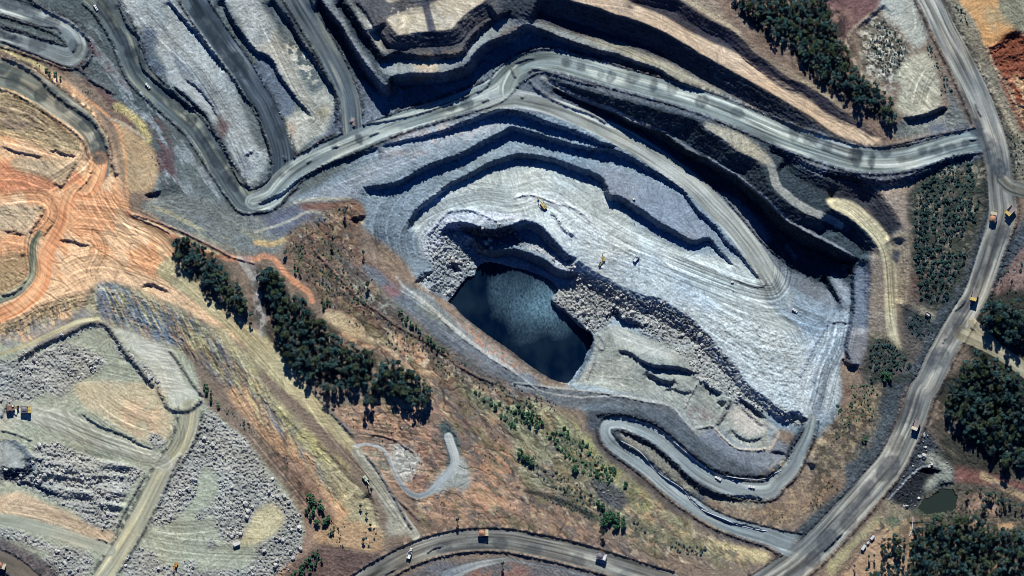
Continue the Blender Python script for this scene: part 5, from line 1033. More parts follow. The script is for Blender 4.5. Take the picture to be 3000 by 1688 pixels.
singles = [ (S('L',650,1370)[0], .7, 'lone dark conifer-shaped tree on the sandy clearing'), (S('K',680,1120)[0], .9, 'lone dark tree beside the bottom haul road\'s embankment'),
  (S('L',760,1300)[0], .8, 'slender dark tree on the left of the sandy clearing'), (S('L',800,1290)[0], .75, 'slender dark tree on the sandy clearing, right of its twin'), (S('L',860,1280)[0], .8, 'slender dark tree at the middle of the sandy clearing'), (S('L',980,1290)[0], .9, 'slender dark tree right of the sandy clearing'),
  (S('L',1500,820)[0], .8, 'lone dark tree right of the murky pond'), (S('L',1660,830)[0], 1.0, 'tall dark tree on the ridge right of the pond'), (S('L',1600,790)[0], .8, 'small tree between the pond and the sandy track'), (S('F',840,690)[0], .9, 'lone round tree on the grey slope west of the lake'),
  (S('F',220,450)[0], .85, 'lone grey tree at the bend of the orange track'), (S('F',570,400)[0], .85, 'dark tree at the foot of the brown spur'), (S('F',670,140)[0], .8, 'dark tree on the brown spur beside the pit rim'), (S('F',810,450)[0], .75, 'grey tree on the brown slope below the spur'), (S('F',580,280)[0], .7, 'small tree below the spur\'s crest'),
  (S('J',1520,1020)[0], .95, 'bushy dark tree above the bottom haul road'), (S('J',1860,1350)[0], .95, 'lone dark tree south of the bottom haul road'), (S('J',790,920)[0], .6, 'dark bushy tree on the tan tip, left of the orange scar'), (S('J',835,980)[0], .6, 'second dark bushy tree on the tan tip beside the orange scar'), (S('J',860,1060)[0], .6, 'third dark bushy tree on the tan tip below the orange scar'),
  (S('J',810,1170)[0], .7, 'dark bushy tree near the foot of the tan tip'), (S('J',580,160)[0], .6, 'pale green tree under the wood\'s lower edge')]
for (p, sc, l) in singles: trees.append([p[0], p[1], sc, None, l])
green = []
for k, (P, sp, sc, g, l) in enumerate([
  (S('J',380,840,440,830,520,930,560,1010,520,1060,400,1030,370,940), 14, .85, 'green clump beside the rubble yard', 'green tree in the clump beside the rubble yard'),
  (S('J',560,1070,600,1080,600,1160,560,1140), 13, .6, 'green clump beside the rubble yard', 'green tree in the clump beside the rubble yard'),
  (S('J',240,1449,350,1330,460,1240,530,1260,500,1330,380,1449), 15, .7, 'scrubby trees at the bottom edge', 'dark green tree in the scrub at the bottom edge'),
  (S('K',20,490,80,490,160,560,180,610,130,610,60,560), 13, .85, 'green trees of the gully', 'bright green tree in the row of bushes on the gully\'s left'),
  (S('K',70,210,160,200,260,250,240,330,130,330), 14, .7, 'green patch in the gully head', 'green tree in the thick patch at the gully head'),
  (S('K',640,880,720,930,850,1000,860,1100,780,1090,690,1000), 13, .95, 'green gully trees', 'green tree in the gully clump above the bottom haul road'),
  (S('K',680,990,740,1000,730,1080,670,1060), 14, 1.0, 'green gully trees', 'green tree in the gully clump above the bottom haul road'),
  (S('K',440,620,500,620,490,670,440,670), 14, .8, 'green tree pair in the gully', 'green tree on the yellow-green bank left of the black rock patch'),
  (S('H',830,1360,940,1370,960,1430,870,1440), 13, .75, 'green bushes below the rock apron', 'green tree at the apron left of the main haul road'),
  (S('L',710,410,760,390,760,450,720,470), 13, .6, 'green bushes on the brown strip', 'green bush-like tree on the brown strip left of the haul road'),
  (S('I',1510,0,1580,0,1600,80,1680,170,1660,200,1570,110), 13, .6, 'bushes along the dry drain', 'dark green tree along the drain beside the sediment basin'),
  (S('F',1060,880,1100,880,1200,980,1300,1080,1430,1180,1410,1220,1280,1130,1130,990), 13, .6, 'bushes on the grey bench', 'dark green bushy tree in the line along the grey bench'),
  (S('F',480,780,540,800,580,890,520,900), 14, .6, 'bushes beside the brown strip', 'green bushy tree beside the brown strip above the wood'),
  (S('F',260,540,310,540,340,620,290,620), 14, .7, 'bushes at the wood edge', 'green bushy tree at the wood edge below the orange bend'),
  (S('A',310,520,370,500,470,590,440,610,350,570), 11, .55, 'green bushes by the north-west road', 'blue-green bushy tree beside the north-west road')]):
    for (x, y) in fill(P, sp, 80+k, .4): green.append([x, y, sc*random.uniform(.8,1.15), g, l])
# drop trees standing in water or on roads
def ok_tree(t):
    i = int(np.clip((t[0]-U0)/ST, 0, NX-1)); j = int(np.clip((t[1]-V0)/ST, 0, NY-1)); return ROAD[j,i] < .3
trees = [t for t in trees if ok_tree(t)]; green = [t for t in green if ok_tree(t)]
alltrees = [(t, TP) for t in trees]+[(t, TG) for t in green]
def rank(a):
    t, _ = a; vis = (0 < t[0] < 3000 and 0 < t[1] < 1688)
    return (-(t[3] is None), not vis, -t[2])
alltrees.sort(key=rank); print('trees', len(alltrees))
rest = []
for k, (t, protos) in enumerate(alltrees):
    x, y, sc, g, l = t; z = float(hz(x, y))
    if k >= 300: rest.append((x, y, z, sc, protos)); continue
    cm, tm = protos[random.randrange(len(protos))]
    o = empty('eucalypt_tree' if protos is TP else 'green_tree', (wx(x), wy(y), z), random.uniform(0,6.28), l, 'tree', g, sc)
    link('crown', cm, o); link('trunk', tm, o)
# the other several hundred trees read as one wood
def np_of(me):
    V = np.empty(len(me.vertices)*3, np.float32); me.vertices.foreach_get('co', V); L_ = np.empty(len(me.loops), np.int32); me.loops.foreach_get('vertex_index', L_); return V.reshape(-1,3), L_.reshape(-1,4)
cache = {}
Vs, Fs, mi, off = [], [], [], 0; wm = [M['leaf'], M['grey'], M['leaf2'], M['olive']]
rw = np.random.default_rng(4)
for (x, y, z, sc, protos) in rest:
    cm, tm = protos[rw.integers(0, len(protos))]
    if cm.name not in cache: cache[cm.name] = np_of(cm)
    V, F = cache[cm.name]; sel = rw.random(len(F)) < .8; F4 = F[sel]; used = F4.ravel(); W = V[used]*sc; a = rw.uniform(0,6.28); c, s = math.cos(a), math.sin(a)
    W = np.stack([W[:,0]*c-W[:,1]*s+wx(x), W[:,0]*s+W[:,1]*c+wy(y), W[:,2]+z], 1); Vs.append(W); Fs.append(np.arange(len(W)).reshape(-1,4)+off); off += len(W)
    mi.append(np.full(len(F4), wm.index(cm.materials[0])))
if rest:
    me = mesh_np('woodland', np.concatenate(Vs), np.concatenate(Fs), None, mats=wm, midx=np.concatenate(mi)); tag(link('woodland', me), 'massed dark eucalypt crowns filling the woods around the pit', 'woodland', None, 'stuff')

# ------------------------------------------------------------------ shrubs and tussocks
SHZ = [ # outline, spacing, gap, size range, material, group, label
 (S('J',640,200,1330,230,1420,560,1250,780,1100,760,1200,600,900,420,720,330), 24, .42, (.9,2.0), 0, 'tussocks on the brown paddock', 'dry round tussock on the ripped brown paddock'),
 (S('J',1400,100,1500,60,1900,420,'K',0,700,'J',1500,700,1700,500), 22, .4, (.8,1.8), 0, 'tussocks on the slope right of the paddock', 'dry tussock on the slope right of the paddock'),
 (S('J',1350,850,1900,600,'K',0,900,300,1100,'J',1900,1100,1300,1000), 28, .45, (.8,1.8), 0, 'tussocks above the bottom haul road', 'dry tussock on the orange ground above the bottom haul road'),
 (S('J',620,1050,900,1080,940,1200,700,1260,540,1180,520,1000), 18, .35, (1.2,2.6), 1, 'dark shrubs on the tan flat', 'small dark shrub on the tan flat left of the junction'),
 (S('F',260,300,700,80,780,200,700,300,760,520,900,640,1050,860,1200,1000,1500,1250,1900,1420,'K',400,160,300,230,'J',1900,120,1500,-40,'F',1300,1320,900,1120,600,900,420,700,250,500), 15, .36, (.8,2.4), 1, 'shrubs on the brown flank west of the lake', 'dark shrub on the brown flank west of the lake'),
 (S('F',240,380,400,380,520,560,640,640,800,760,900,860,700,820,500,700,300,560), 12, .36, (.8,2.2), 2, 'green shrubs on the brown flank', 'green shrub on the grassy part of the brown flank'),
 (S('J',1560,0,1930,190,'K',0,110,260,200,420,320,620,500,900,760,800,860,500,640,260,400,0,340,'J',1800,200), 12, .4, (1.3,4.2), 2, 'green shrubs of the gully', 'green shrub on the yellow-green gully side'),
 (S('K',160,600,300,640,500,760,700,900,1000,1080,1300,1200,1500,1230,1400,1300,1000,1200,700,1060,400,860,200,700), 13, .36, (1.2,3.4), 3, 'grey shrubs of the lower gully', 'grey-green shrub along the lower gully'),
 (S('K',220,820,420,880,640,1010,600,1030,400,930,220,860), 8, .25, (1.1,2.2), 1, 'shrubs lining the ditch', 'dark shrub lining the ditch below the gully'),
 (S('H',1100,0,1600,20,1560,380,1400,700,1300,880,1150,800,1100,500), 11, .25, (1.3,4.2), 1, 'scrub left of the main haul road', 'dark shrub on the rough ground left of the main haul road'),
 (S('D',1140,1400,1250,1280,1400,1230,1600,1210,1640,1449,1120,1449), 11, .3, (1.3,4.0), 1, 'scrub below the haul road junction', 'dark shrub on the pale ground below the junction'),
 (S('H',1010,870,1230,960,1240,1060,1130,1120,1040,1010), 11, .2, (1.2,2.8), 1, 'scrub round the parked trailer', 'dark shrub in the patch beside the parked white trailer'),
 (S('H',780,1110,900,1110,1010,1200,1080,1300,1040,1400,780,1449,740,1300), 12, .25, (1.4,3.2), 1, 'scrub at the end of the yellow bench', 'dark shrub below the end of the yellow bench'),
 (S('D',740,200,840,150,960,250,1040,380,980,560,860,560,760,380), 10, .25, (1.2,2.6), 1, 'dark scrub in the dry basin', 'dark shrub inside the white-rimmed basin'),
 (S('D',1190,250,1260,420,1330,560,1400,700,1300,720,1280,560,1200,420), 11, .28, (1.2,2.8), 1, 'scrub beside the right pad', 'dark shrub between the pale pad and the haul road'),
 (S('D',1380,0,1500,120,1520,220,1440,150), 11, .2, (1.4,3.0), 1, 'scrub above the right haul road', 'dark shrub between haul road and orange field'),
 (S('D',1780,980,1900,1000,2050,1100,2050,1449,1850,1300), 15, .3, (1.2,3.0), 1, 'scrub at the right edge', 'dark shrub at the right edge near the orange terraces'),
 (S('H',1720,560,2050,460,2050,820,1750,790), 20, .35, (1.2,3.2), 1, 'shrubs on the pink clearing', 'dark shrub on the pinkish clearing right of the haul road'),
 (S('L',480,100,620,0,820,0,830,100,760,330,640,520,500,700,540,620,440,700,420,560,560,300), 12, .36, (1.0,2.6), 2, 'shrubs on the strip left of the haul road', 'green shrub on the brown strip left of the haul road'),
 (S('L',0,980,300,900,480,700,560,780,400,950,100,1050), 13, .38, (.9,2.2), 0, 'tussocks below the switchback', 'dry tussock below the switchback road'),
 (S('L',1300,980,1450,900,1700,950,1650,1050,1300,1010), 12, .35, (1.2,3.0), 3, 'shrubs by the pond', 'grey shrub by the pond\'s lower bank'),
 (S('J',100,480,200,520,360,780,400,860,340,800,200,560), 12, .35, (1.0,2.4), 3, 'shrubs along the rubble yard edge', 'grey shrub along the rubble yard\'s right edge'),
 (S('A',180,420,400,500,600,640,900,800,1100,980,1200,1180,1260,1449,1180,1300,1100,1050,800,820,500,640), 15, .42, (.8,1.8), 3, 'shrubs on the red strip', 'grey shrub on the red-brown strip beside the orange yard'),
 (S('I',1600,60,1700,170,1930,340,1930,400,1750,280,1600,130), 10, .3, (1.0,2.4), 1, 'shrubs along the drain', 'dark shrub along the drain above the rubble yard'),
]
sh = []
for k, (P, sp, gap, (a, b), mi_, g, l) in enumerate(SHZ):
    for (x, y) in fill(P, sp*.80, 120+k, .5, gap, 55):
        if ok_tree((x, y)): sh.append((x, y, a*.6+(b-a*.6)*random.random()**2.2, mi_, g, l))
sh.sort(key=lambda t: (not(0 < t[0] < 3000 and 0 < t[1] < 1688), -t[2])); print('shrubs', len(sh))
Vs, Fs, mi, off = [], [], [], 0; sm = [M['dry'], M['leaf'], M['leaf2'], M['grey']]
for k, (x, y, s, m_, g, l) in enumerate(sh):
    s *= .72; z = float(hz(x, y))
    if k < 300:
        o = link('shrub', SM[m_][random.randrange(5)]); o.location = (wx(x), wy(y), z-.1); o.scale = (s*1.1, s*.95, s*.65); o.rotation_euler = (0,0,random.uniform(0,6.28)); tag(o, l, 'shrub', g)
    else:
        V, F = SV[k % 5]; V = V*np.array([1,1,.6]); a = rw.uniform(0,6.28); c, sn = math.cos(a), math.sin(a); sel = np.repeat(rw.random(len(F)) < .6, 4); W = V[sel]*s
        W = np.stack([W[:,0]*c-W[:,1]*sn+wx(x), W[:,0]*sn+W[:,1]*c+wy(y), W[:,2]+z], 1); Vs.append(W); Fs.append(np.arange(len(W)).reshape(-1,4)+off); off += len(W); mi.append(np.full(len(W)//4, m_))
me = mesh_np('scrub', np.concatenate(Vs), np.concatenate(Fs), None, mats=sm, midx=np.concatenate(mi)); tag(link('scrub', me), 'low scrub and tussocks dotted over the slopes around the pit', 'scrub', None, 'stuff')

# ------------------------------------------------------------------ machines
def place(o, u, v, ang=None, dz=0):
    z = max(float(hz(u, v)), float(np.mean([hz(u+a, v+b) for a in (-4,0,4) for b in (-4,0,4)])))
    o.location = (wx(u), wy(v), z+dz)
    if ang is not None: o.rotation_euler = (0, 0, math.radians(ang))
def wheel(root, x, y, r, w, name='wheel'):
    s = 1 if y > 0 else -1
    t = MB().cyl((x, y-w/2, r), (x, y+w/2, r), r, 20).build(name, M['tyre'], root, .12)
    MB().cyl((x, y+s*w*.5, r), (x, y+s*(w*.5+.06), r), r*.52, 14).build('rim', M['yellow'], t)
def haul_truck(label, load=None, cab=M['cream'], group='haul trucks on the mine roads'):
    """rigid dump truck, front towards +x, about 13 m long and 7.6 m wide"""
    r = empty('haul_truck', (0,0,0), 0, label, 'truck', group)
    MB().box(-4.6,5.4,-1.3,1.3,1.5,2.5).box(4.4,5.9,-3.0,3.0,1.2,2.0).box(-4.9,-2.5,-1.9,1.9,1.2,2.2).build('chassis', M['dark'], r)
    wheel(r, 3.2, 3.0, 1.55, 1.2); wheel(r, 3.2, -3.0, 1.55, 1.2)
    wheel(r, -3.0, 2.7, 1.55, 2.1); wheel(r, -3.0, -2.7, 1.55, 2.1)
    MB().box(3.6,6.1,-1.5,1.5,2.2,4.3,.15,.1).build('engine_hood', cab, r, .08)
    MB().box(2.4,6.2,-3.7,3.7,4.05,4.25).build('deck', cab, r, .04)
    c = MB().box(3.0,5.4,1.0,3.2,4.27,6.2,.15,.12).build('cab', cab, r, .06)
    MB().box(5.36,5.42,1.25,2.95,4.9,5.8).box(3.5,4.9,3.14,3.19,4.9,5.8).build('window', M['glass'], c)
    g = MB().box(6.1,6.2,-1.2,1.2,2.3,4.0).build('grille', M['dark'], r)
    hr = MB()
    for y in (-3.65, 3.65): hr.cyl((2.6,y,4.9),(6.1,y,4.9),.05,6)
    hr.cyl((6.1,-3.65,4.9),(6.1,.8,4.9),.05,6)
    for x, y in ((6.1,-3.65),(6.1,-1.5),(6.1,.8),(4.3,-3.65),(2.6,-3.65),(2.6,3.65),(4.3,3.65),(6.1,3.65)): hr.cyl((x,y,4.25),(x,y,4.9),.05,6)
    hr.build('handrail', M['yellow'], r)
    # tray: open body, floor rising to the rear, side walls with ribs, canopy over the cab
    t = MB(); W, w2 = 3.95, 3.7; zf, zr, zt = 3.2, 4.1, 6.7
    t.poly([(2.3,-w2,zf),(2.3,w2,zf),(-6.6,w2,zr+.6),(-6.6,-w2,zr+.6),(2.3,-w2,zf-.3),(2.3,w2,zf-.3),(-6.6,w2,zr+.3),(-6.6,-w2,zr+.3)], [(0,1,2,3),(7,6,5,4),(0,4,5,1),(2,6,7,3),(1,5,6,2),(3,7,4,0)])
    for s in (-1, 1):
        y0, y1 = s*w2, s*(W+.02)
        vs_ = [(2.3,y0,zf-.2),(-6.6,y0,zr+.3),(-6.4,y0,6.2),(2.3,y0,zt),(2.3,y1,zf-.2),(-6.6,y1,zr+.3),(-6.4,y1,6.2),(2.3,y1,zt)]
        t.poly(vs_, [(0,1,2,3),(4,7,6,5),(3,2,6,7),(1,5,6,2),(0,3,7,4),(0,4,5,1)])
        for x in (-5,-3.4,-1.8,-.2,1.4): t.box(x-.15,x+.15,min(y1,y1+s*.16),max(y1,y1+s*.16),zf+.3,6.15)
    t.poly([(2.3,-W,zf-.2),(2.3,W,zf-.2),(2.9,W,zt),(2.9,-W,zt),(2.0,-W,zf-.2),(2.0,W,zf-.2),(2.55,W,zt),(2.55,-W,zt)], [(0,1,2,3),(7,6,5,4),(3,2,6,7),(0,4,5,1),(1,5,6,2),(0,3,7,4)])
    t.build('tray', M['traym'], r)
    k = MB(); k.poly([(2.5,-W,zt),(2.5,W,zt),(6.0,W-.3,zt+.35),(6.0,-W+.3,zt+.35),(2.5,-W,zt-.2),(2.5,W,zt-.2),(6.0,W-.3,zt+.15),(6.0,-W+.3,zt+.15)], [(0,3,2,1),(4,5,6,7),(3,7,6,2),(0,1,5,4),(1,2,6,5),(0,4,7,3)])
    for y in (-2.4,-.8,.8,2.4): k.box(2.7,5.8,y-.1,y+.1,zt+.36,zt+.48)
    k.box(2.5,6.0,W-.32,W-.05,zt+.2,zt+.6).box(2.5,6.0,-W+.05,-W+.32,zt+.2,zt+.6)
    k.build('canopy', cab, r)
    if load:
        n = 14; vs_ = []; fs = []; rr_ = random.Random(len(label))
        for i in range(n):
            for j in range(n):
                x = -6.0+8.2*i/(n-1); y = -3.6+7.2*j/(n-1); q = (1-((x+1.9)/4.6)**2)*(1-(y/4.2)**2)
                vs_.append((x, y, 4.6+3.1*max(q,0)**.8+rr_.uniform(-.18,.18)))
        for i in range(n-1):
            for j in range(n-1): fs.append((i*n+j, (i+1)*n+j, (i+1)*n+j+1, i*n+j+1))
        MB().poly(vs_, fs).build('load', load, r)
    return r
protoE = haul_truck('yellow haul truck with an empty tray heading down the right road beside the side road', None, M['yellow'])
place(protoE, 2853, 867, -106)
tE2 = copy_tree(protoE); tE2['label'] = 'yellow haul truck with an empty tray turning at the upper right junction'; place(tE2, 2958, 618, -135)
protoC = haul_truck('cream haul truck with an empty dusty tray alone on the lower right road', None, M['cream']); place(protoC, 2682, 1246, -111)
protoL = haul_truck('cream haul truck loaded with red dirt at the left edge of the upper right road', M['dirt'], M['cream']); place(protoL, 2908, 636, 78)
t3 = copy_tree(protoL); t3['label'] = 'cream haul truck loaded with red dirt at the crest of the bottom haul road'; place(t3, 1416, 1561, 3)
t4 = copy_tree(protoL); t4['label'] = 'haul truck with red load cut by the picture\'s left edge'; place(t4, 2, 1656, -18)
protoG = haul_truck('white-canopied haul truck loaded with grey ore on the bottom haul road', M['dirtg'], M['white']); place(protoG, 1762, 1630, -16)
t6 = copy_tree(protoG); t6['label'] = 'yellow-canopied haul truck beside the red-brown shovel in the yard'; place(t6, 76, 1200, 0)
for ch in t6.children:
    if ch.name.startswith('canopy'): ch.data = bpy.data.objects['canopy'].data if 'canopy' in bpy.data.objects else ch.data

def articulated(u, v, ang):
    r = empty('articulated_truck', (0,0,0), 0, 'white articulated dump truck with a deep empty tray on the bottom haul road', 'truck')
    MB().box(-5,5,-.6,.6,.9,1.5).build('chassis', M['dark'], r)
    for x in (3.6,-1.6,-3.6): wheel(r, x, 1.3, .9, .75); wheel(r, x, -1.3, .9, .75)
    MB().box(4.0,5.8,-1.3,1.3,1.3,2.6,.25,.15).build('engine_hood', M['white'], r, .1)
    c = MB().box(2.4,4.0,-1.2,1.2,1.5,3.6,.15,.12).build('cab', M['white'], r, .08); MB().box(3.93,4.0,-1,1,2.4,3.3).build('window', M['glass'], c)
    t = MB(); t.box(-5.6,1.4,-1.6,1.6,1.6,1.75)
    for s in (-1,1): t.box(-5.6,1.6,min(s*1.6,s*1.85),max(s*1.6,s*1.85),1.6,3.6)
    t.box(1.4,1.6,-1.6,1.6,1.6,3.8); t.box(-5.8,-5.6,-1.6,1.6,1.7,2.6); t.build('tray', M['white'], r)
    place(r, u, v, ang); r.scale = (1.15,1.25,1.3)
articulated(1200, 1621, 72)
def ute(u, v, ang, label, sc=1.0, canopy=False, group='light vehicles on the mine roads'):
    r = empty('utility_vehicle', (0,0,0), 0, label, 'utility vehicle', group)
    b = MB().box(-2.7,2.7,-.95,.95,.45,1.05,.05,.05).build('body', M['white'], r, .08)
    for x in (1.7,-1.7):
        for y in (.85,-.85): MB().cyl((x,y-.14,.4),(x,y+.14,.4),.4,14).build('wheel', M['tyre'], r)
    MB().box(1.1,2.6,-.85,.85,1.07,1.3,.1,.1).build('hood', M['white'], r, .06)
    c = MB().box(-.9,1.1,-.85,.85,1.07,1.9,.25,.12).build('cab', M['white'], r, .06); MB().box(.80,1.14,-.74,.74,1.3,1.75,.05,.05).box(-.5,.7,-.87,.87,1.32,1.72,.1,.04).build('window', M['glass'], c)
    t = MB().box(-2.7,-1.0,-.98,.98,1.05,1.12).box(-2.7,-2.62,-.98,.98,1.12,1.6).box(-2.6,-1.0,.9,.98,1.12,1.6).box(-2.6,-1.0,-.98,-.9,1.12,1.6)
    if canopy: t.box(-2.65,-1.1,-.9,.9,1.55,2.0,.08,.08)
    t.build('tray', M['white'], r)
    place(r, u, v, ang); r.scale = (sc,)*3
ute(281, 23, -60, 'white utility vehicle near the top edge of the north-west haul road', 1.45, True)
ute(433, 252, -52, 'white utility vehicle midway down the north-west haul road', 1.45, True)
ute(2329, 910, -40, 'white utility vehicle parked alone on the blue-grey pit floor', 1.35, True)
ute(2104, 1402, 150, 'white service truck on the switchback, left one of two', 1.5, True); ute(2202, 1427, 172, 'white service truck on the switchback, right one of two', 1.5, True)
def trailer(u, v, ang):
    r = empty('site_trailer', (0,0,0), 0, 'black and white parked trailer on the tan clearing between scrub patches', 'trailer')
    MB().box(-3.2,3.2,-2.4,2.4,.6,2.6).build('body', M['dark'], r, .1); MB().box(-2.2,2.2,-.7,.7,2.62,2.9).build('roof_hatch', M['white'], r, .05)
    for x in (-1,1):
        for y in (-2.3,2.3): MB().cyl((x,y-.2,.5),(x,y+.2,.5),.5,12).build('wheel', M['tyre'], r)
    MB().cyl((3.2,0,.7),(4.6,0,.6),.12,8).build('drawbar', M['steel'], r); place(r, u, v, ang)
trailer(2718, 922, -33)
def tracks(r, L, W, h, w, name='track'):
    for s in (-1,1):
        mb = MB(); n = 16; pts = []
        for k in range(n): 
            a = math.pi*2*k/n; pts.append((math.copysign(L/2-h/2, math.cos(a))+h/2*math.cos(a), h/2+h/2*math.sin(a)))
        y0, y1 = s*W/2-w/2, s*W/2+w/2
        mb.poly([(x,y0,z) for x,z in pts]+[(x,y1,z) for x,z in pts], [[i,(i+1)%n,n+(i+1)%n,n+i] for i in range(n)]+[list(range(n))[::-1], list(range(n,2*n))]); mb.build(name, M['dark'], r)
def digger(u, v, ang, label, sc=1.0, paint_=None, boom=1.0, cat='excavator', name='excavator'):
    r = empty(name, (0,0,0), 0, label, cat); p = paint_ or M['yellow']
    tracks(r, 5.2, 3.2, 1.2, .7)
    h = MB().box(-3.4,1.6,-1.6,1.6,1.35,3.0,.15,.1).build('upper_body', p, r, .1); MB().box(-3.6,-2.4,-1.65,1.65,1.4,2.6).build('counterweight', M['dark'], h, .1); MB().box(-2,-.6,-1.1,.2,3.02,3.3).build('engine_cover', M['steel'], h)
    c = MB().box(.3,1.9,.6,1.6,1.5,3.7,.1,.08).build('cab', p, r, .06); MB().box(1.82,1.9,.7,1.5,2.3,3.5).build('window', M['glass'], c)
    MB().cyl((1.2,-.2,2.2),(4.6*boom,-.2,5.4),.42,8,.34).cyl((4.6*boom,-.2,5.4),(7.2*boom,-.2,4.6),.34,8,.26).build('boom', p, r)
    MB().cyl((7.2*boom,-.2,4.7),(8.0*boom,-.2,1.7),.28,8,.2).build('stick', p, r); MB().cyl((2.2,-.2,1.9),(4.4*boom,-.2,4.6),.14,6).build('hydraulic_ram', M['steel'], r)
    x = 8.0*boom; MB().poly([(x-.9,-.9,1.7),(x-.9,.6,1.7),(x+.5,.6,1.8),(x+.5,-.9,1.8),(x-1.0,-.9,.4),(x-1.0,.6,.4),(x+.1,.6,.2),(x+.1,-.9,.2)], [(0,1,2,3),(4,7,6,5),(0,4,5,1),(2,6,7,3),(1,5,6,2),(0,3,7,4)]).build('bucket', M['steel'], r)
    place(r, u, v, ang); r.scale = (sc,)*3; return r
digger(1592, 602, 128, 'yellow excavator with raised boom on the pale pit floor above the lake', 1.35)
digger(1768, 758, 100, 'yellow excavator right of the dark dozer on the pale floor', .95, boom=.8)
digger(515, 1656, -110, 'orange excavator with its arm reaching to the bottom rubble heap', 1.1, paint_=plain('orange_paint', (.65,.30,.08), .5))
digger(1072, 1404, -56, 'pale green excavator on the tip road\'s edge above the orange scar', 1.45, paint_=plain('pale_green_paint', (.55,.62,.42), .5), boom=1.1)
def shovel(u, v, ang):
    r = empty('mining_shovel', (0,0,0), 0, 'large red-brown mining shovel in the south-west yard facing the haul truck', 'mining shovel'); tracks(r, 8.5, 5.6, 2.0, 1.3)
    h = MB().box(-5.5,2.6,-3.4,3.4,2.2,6.4,.2,.2).build('upper_body', M['rust'], r, .15); MB().box(-5.8,-3.6,-3.5,3.5,2.4,5.4).build('counterweight', M['dark'], h, .15); MB().box(-3,-.5,-2,1,6.42,6.9).build('engine_cover', M['steel'], h)
    c = MB().box(1.0,3.4,1.4,3.4,4.0,8.0,.15,.12).build('cab', M['white'], r, .08); MB().box(3.3,3.38,1.6,3.2,6,7.7).build('window', M['glass'], c)
    MB().cyl((2.2,-.3,4),(6.2,-.3,7.6),.8,8,.6).build('boom', M['rust'], r); MB().cyl((6.2,-.3,7.4),(8.4,-.3,3.6),.55,8,.4).build('stick', M['rust'], r)
    MB().poly([(7.2,-2,3.8),(7.2,1.6,3.8),(9.8,1.6,3.9),(9.8,-2,3.9),(7.0,-2,1.2),(7.0,1.6,1.2),(8.9,1.6,.8),(8.9,-2,.8)], [(4,7,6,5),(0,4,5,1),(2,6,7,3),(1,5,6,2),(0,3,7,4)]).build('bucket', M['steel'], r)
    place(r, u, v, ang)
shovel(33, 1196, 8)
def dozer(u, v, ang, label, sc=1.0, p=None):
    r = empty('bulldozer', (0,0,0), 0, label, 'bulldozer'); p = p or M['yellow']; tracks(r, 5.0, 2.9, 1.4, .7)
    MB().box(-.2,2.6,-.9,.9,1.1,2.3,.1,.1).box(-2.6,-.2,-1.0,1.0,1.1,2.0).build('body', p, r, .08); c = MB().box(-1.7,-.1,-.9,.9,2.02,3.5,.15,.15).build('cab', p, r, .06); MB().box(-.2,-.12,-.7,.7,2.5,3.3).build('window', M['glass'], c)
    MB().box(3.2,3.5,-2.3,2.3,.1,1.7).box(3.5,3.8,-2.3,-2.0,.1,1.5).box(3.5,3.8,2.0,2.3,.1,1.5).build('blade', M['steel'], r)
    MB().cyl((0,-1.7,.8),(3.3,-1.7,.7),.14,6).cyl((0,1.7,.8),(3.3,1.7,.7),.14,6).build('push_arm', M['steel'], r); MB().box(-3.6,-2.6,-.3,.3,.8,1.6).cyl((-3.5,0,1.4),(-3.7,0,.1),.12,6).build('ripper', M['dark'], r)
    place(r, u, v, ang); r.scale = (sc,)*3
dozer(1759, 776, 60, 'dark dusty bulldozer on the pale floor left of the small excavator', .95, plain('dusty_olive_paint', (.25,.23,.14), .6))
def drill(u, v, ang, label):
    r = empty('drill_rig', (0,0,0), 0, label, 'drill rig'); tracks(r, 5.4, 3.2, 1.2, .8)
    MB().box(-3.6,3.0,-1.6,1.6,1.3,3.0,.1,.1).build('body', M['teal'], r, .1); c = MB().box(1.6,3.2,.2,1.6,1.4,3.9,.1,.08).build('cab', M['white'], r, .06); MB().box(3.1,3.2,.4,1.4,2.3,3.6).build('window', M['glass'], c); MB().box(-3.3,-.4,-1.3,1.0,3.02,3.6).build('engine_cover', M['white'], r, .06)
    m = MB()
    for dx in (-.35,.35):
        for dy in (-.35,.35): m.cyl((3.8+dx,-.6+dy,.3),(3.8+dx,-.6+dy,13),.09,6)
    for k in range(12): z = .8+k; m.cyl((3.45,-.95,z),(4.15,-.95,z+1),.05,5).cyl((3.45,-.25,z),(4.15,-.25,z+1),.05,5).cyl((3.45,-.25,z),(3.45,-.95,z+1),.05,5)
    m.build('mast', M['yellow'], r); place(r, u, v, ang); r.scale = (1.25,)*3
drill(1864, 758, 52, 'grey-blue drill rig with a tall mast on the pale floor')
def light_tower(u, v, label):
    r = empty('light_tower', (0,0,0), .4, label, 'light tower', 'light towers on the pit floor'); MB().box(-1.3,1.3,-.8,.8,.6,1.8,.05,.05).build('generator', M['white'], r, .06)
    for y in (-.8,.8): MB().cyl((0,y-.1,.35),(0,y+.1,.35),.35,12).build('wheel', M['tyre'], r)
    MB().cyl((.9,0,1.8),(.9,0,8),.1,8).build('mast', M['steel'], r); MB().box(.6,1.0,-1.2,1.2,7.8,8.3).build('lamp_bar', M['cream'], r); place(r, u, v); r.scale = (1.2,)*3
light_tower(1857, 583, 'white light tower on the upper pit bench beside the rock step'); light_tower(2146, 826, 'white light tower near the pit floor berm by the ramp\'s loop')
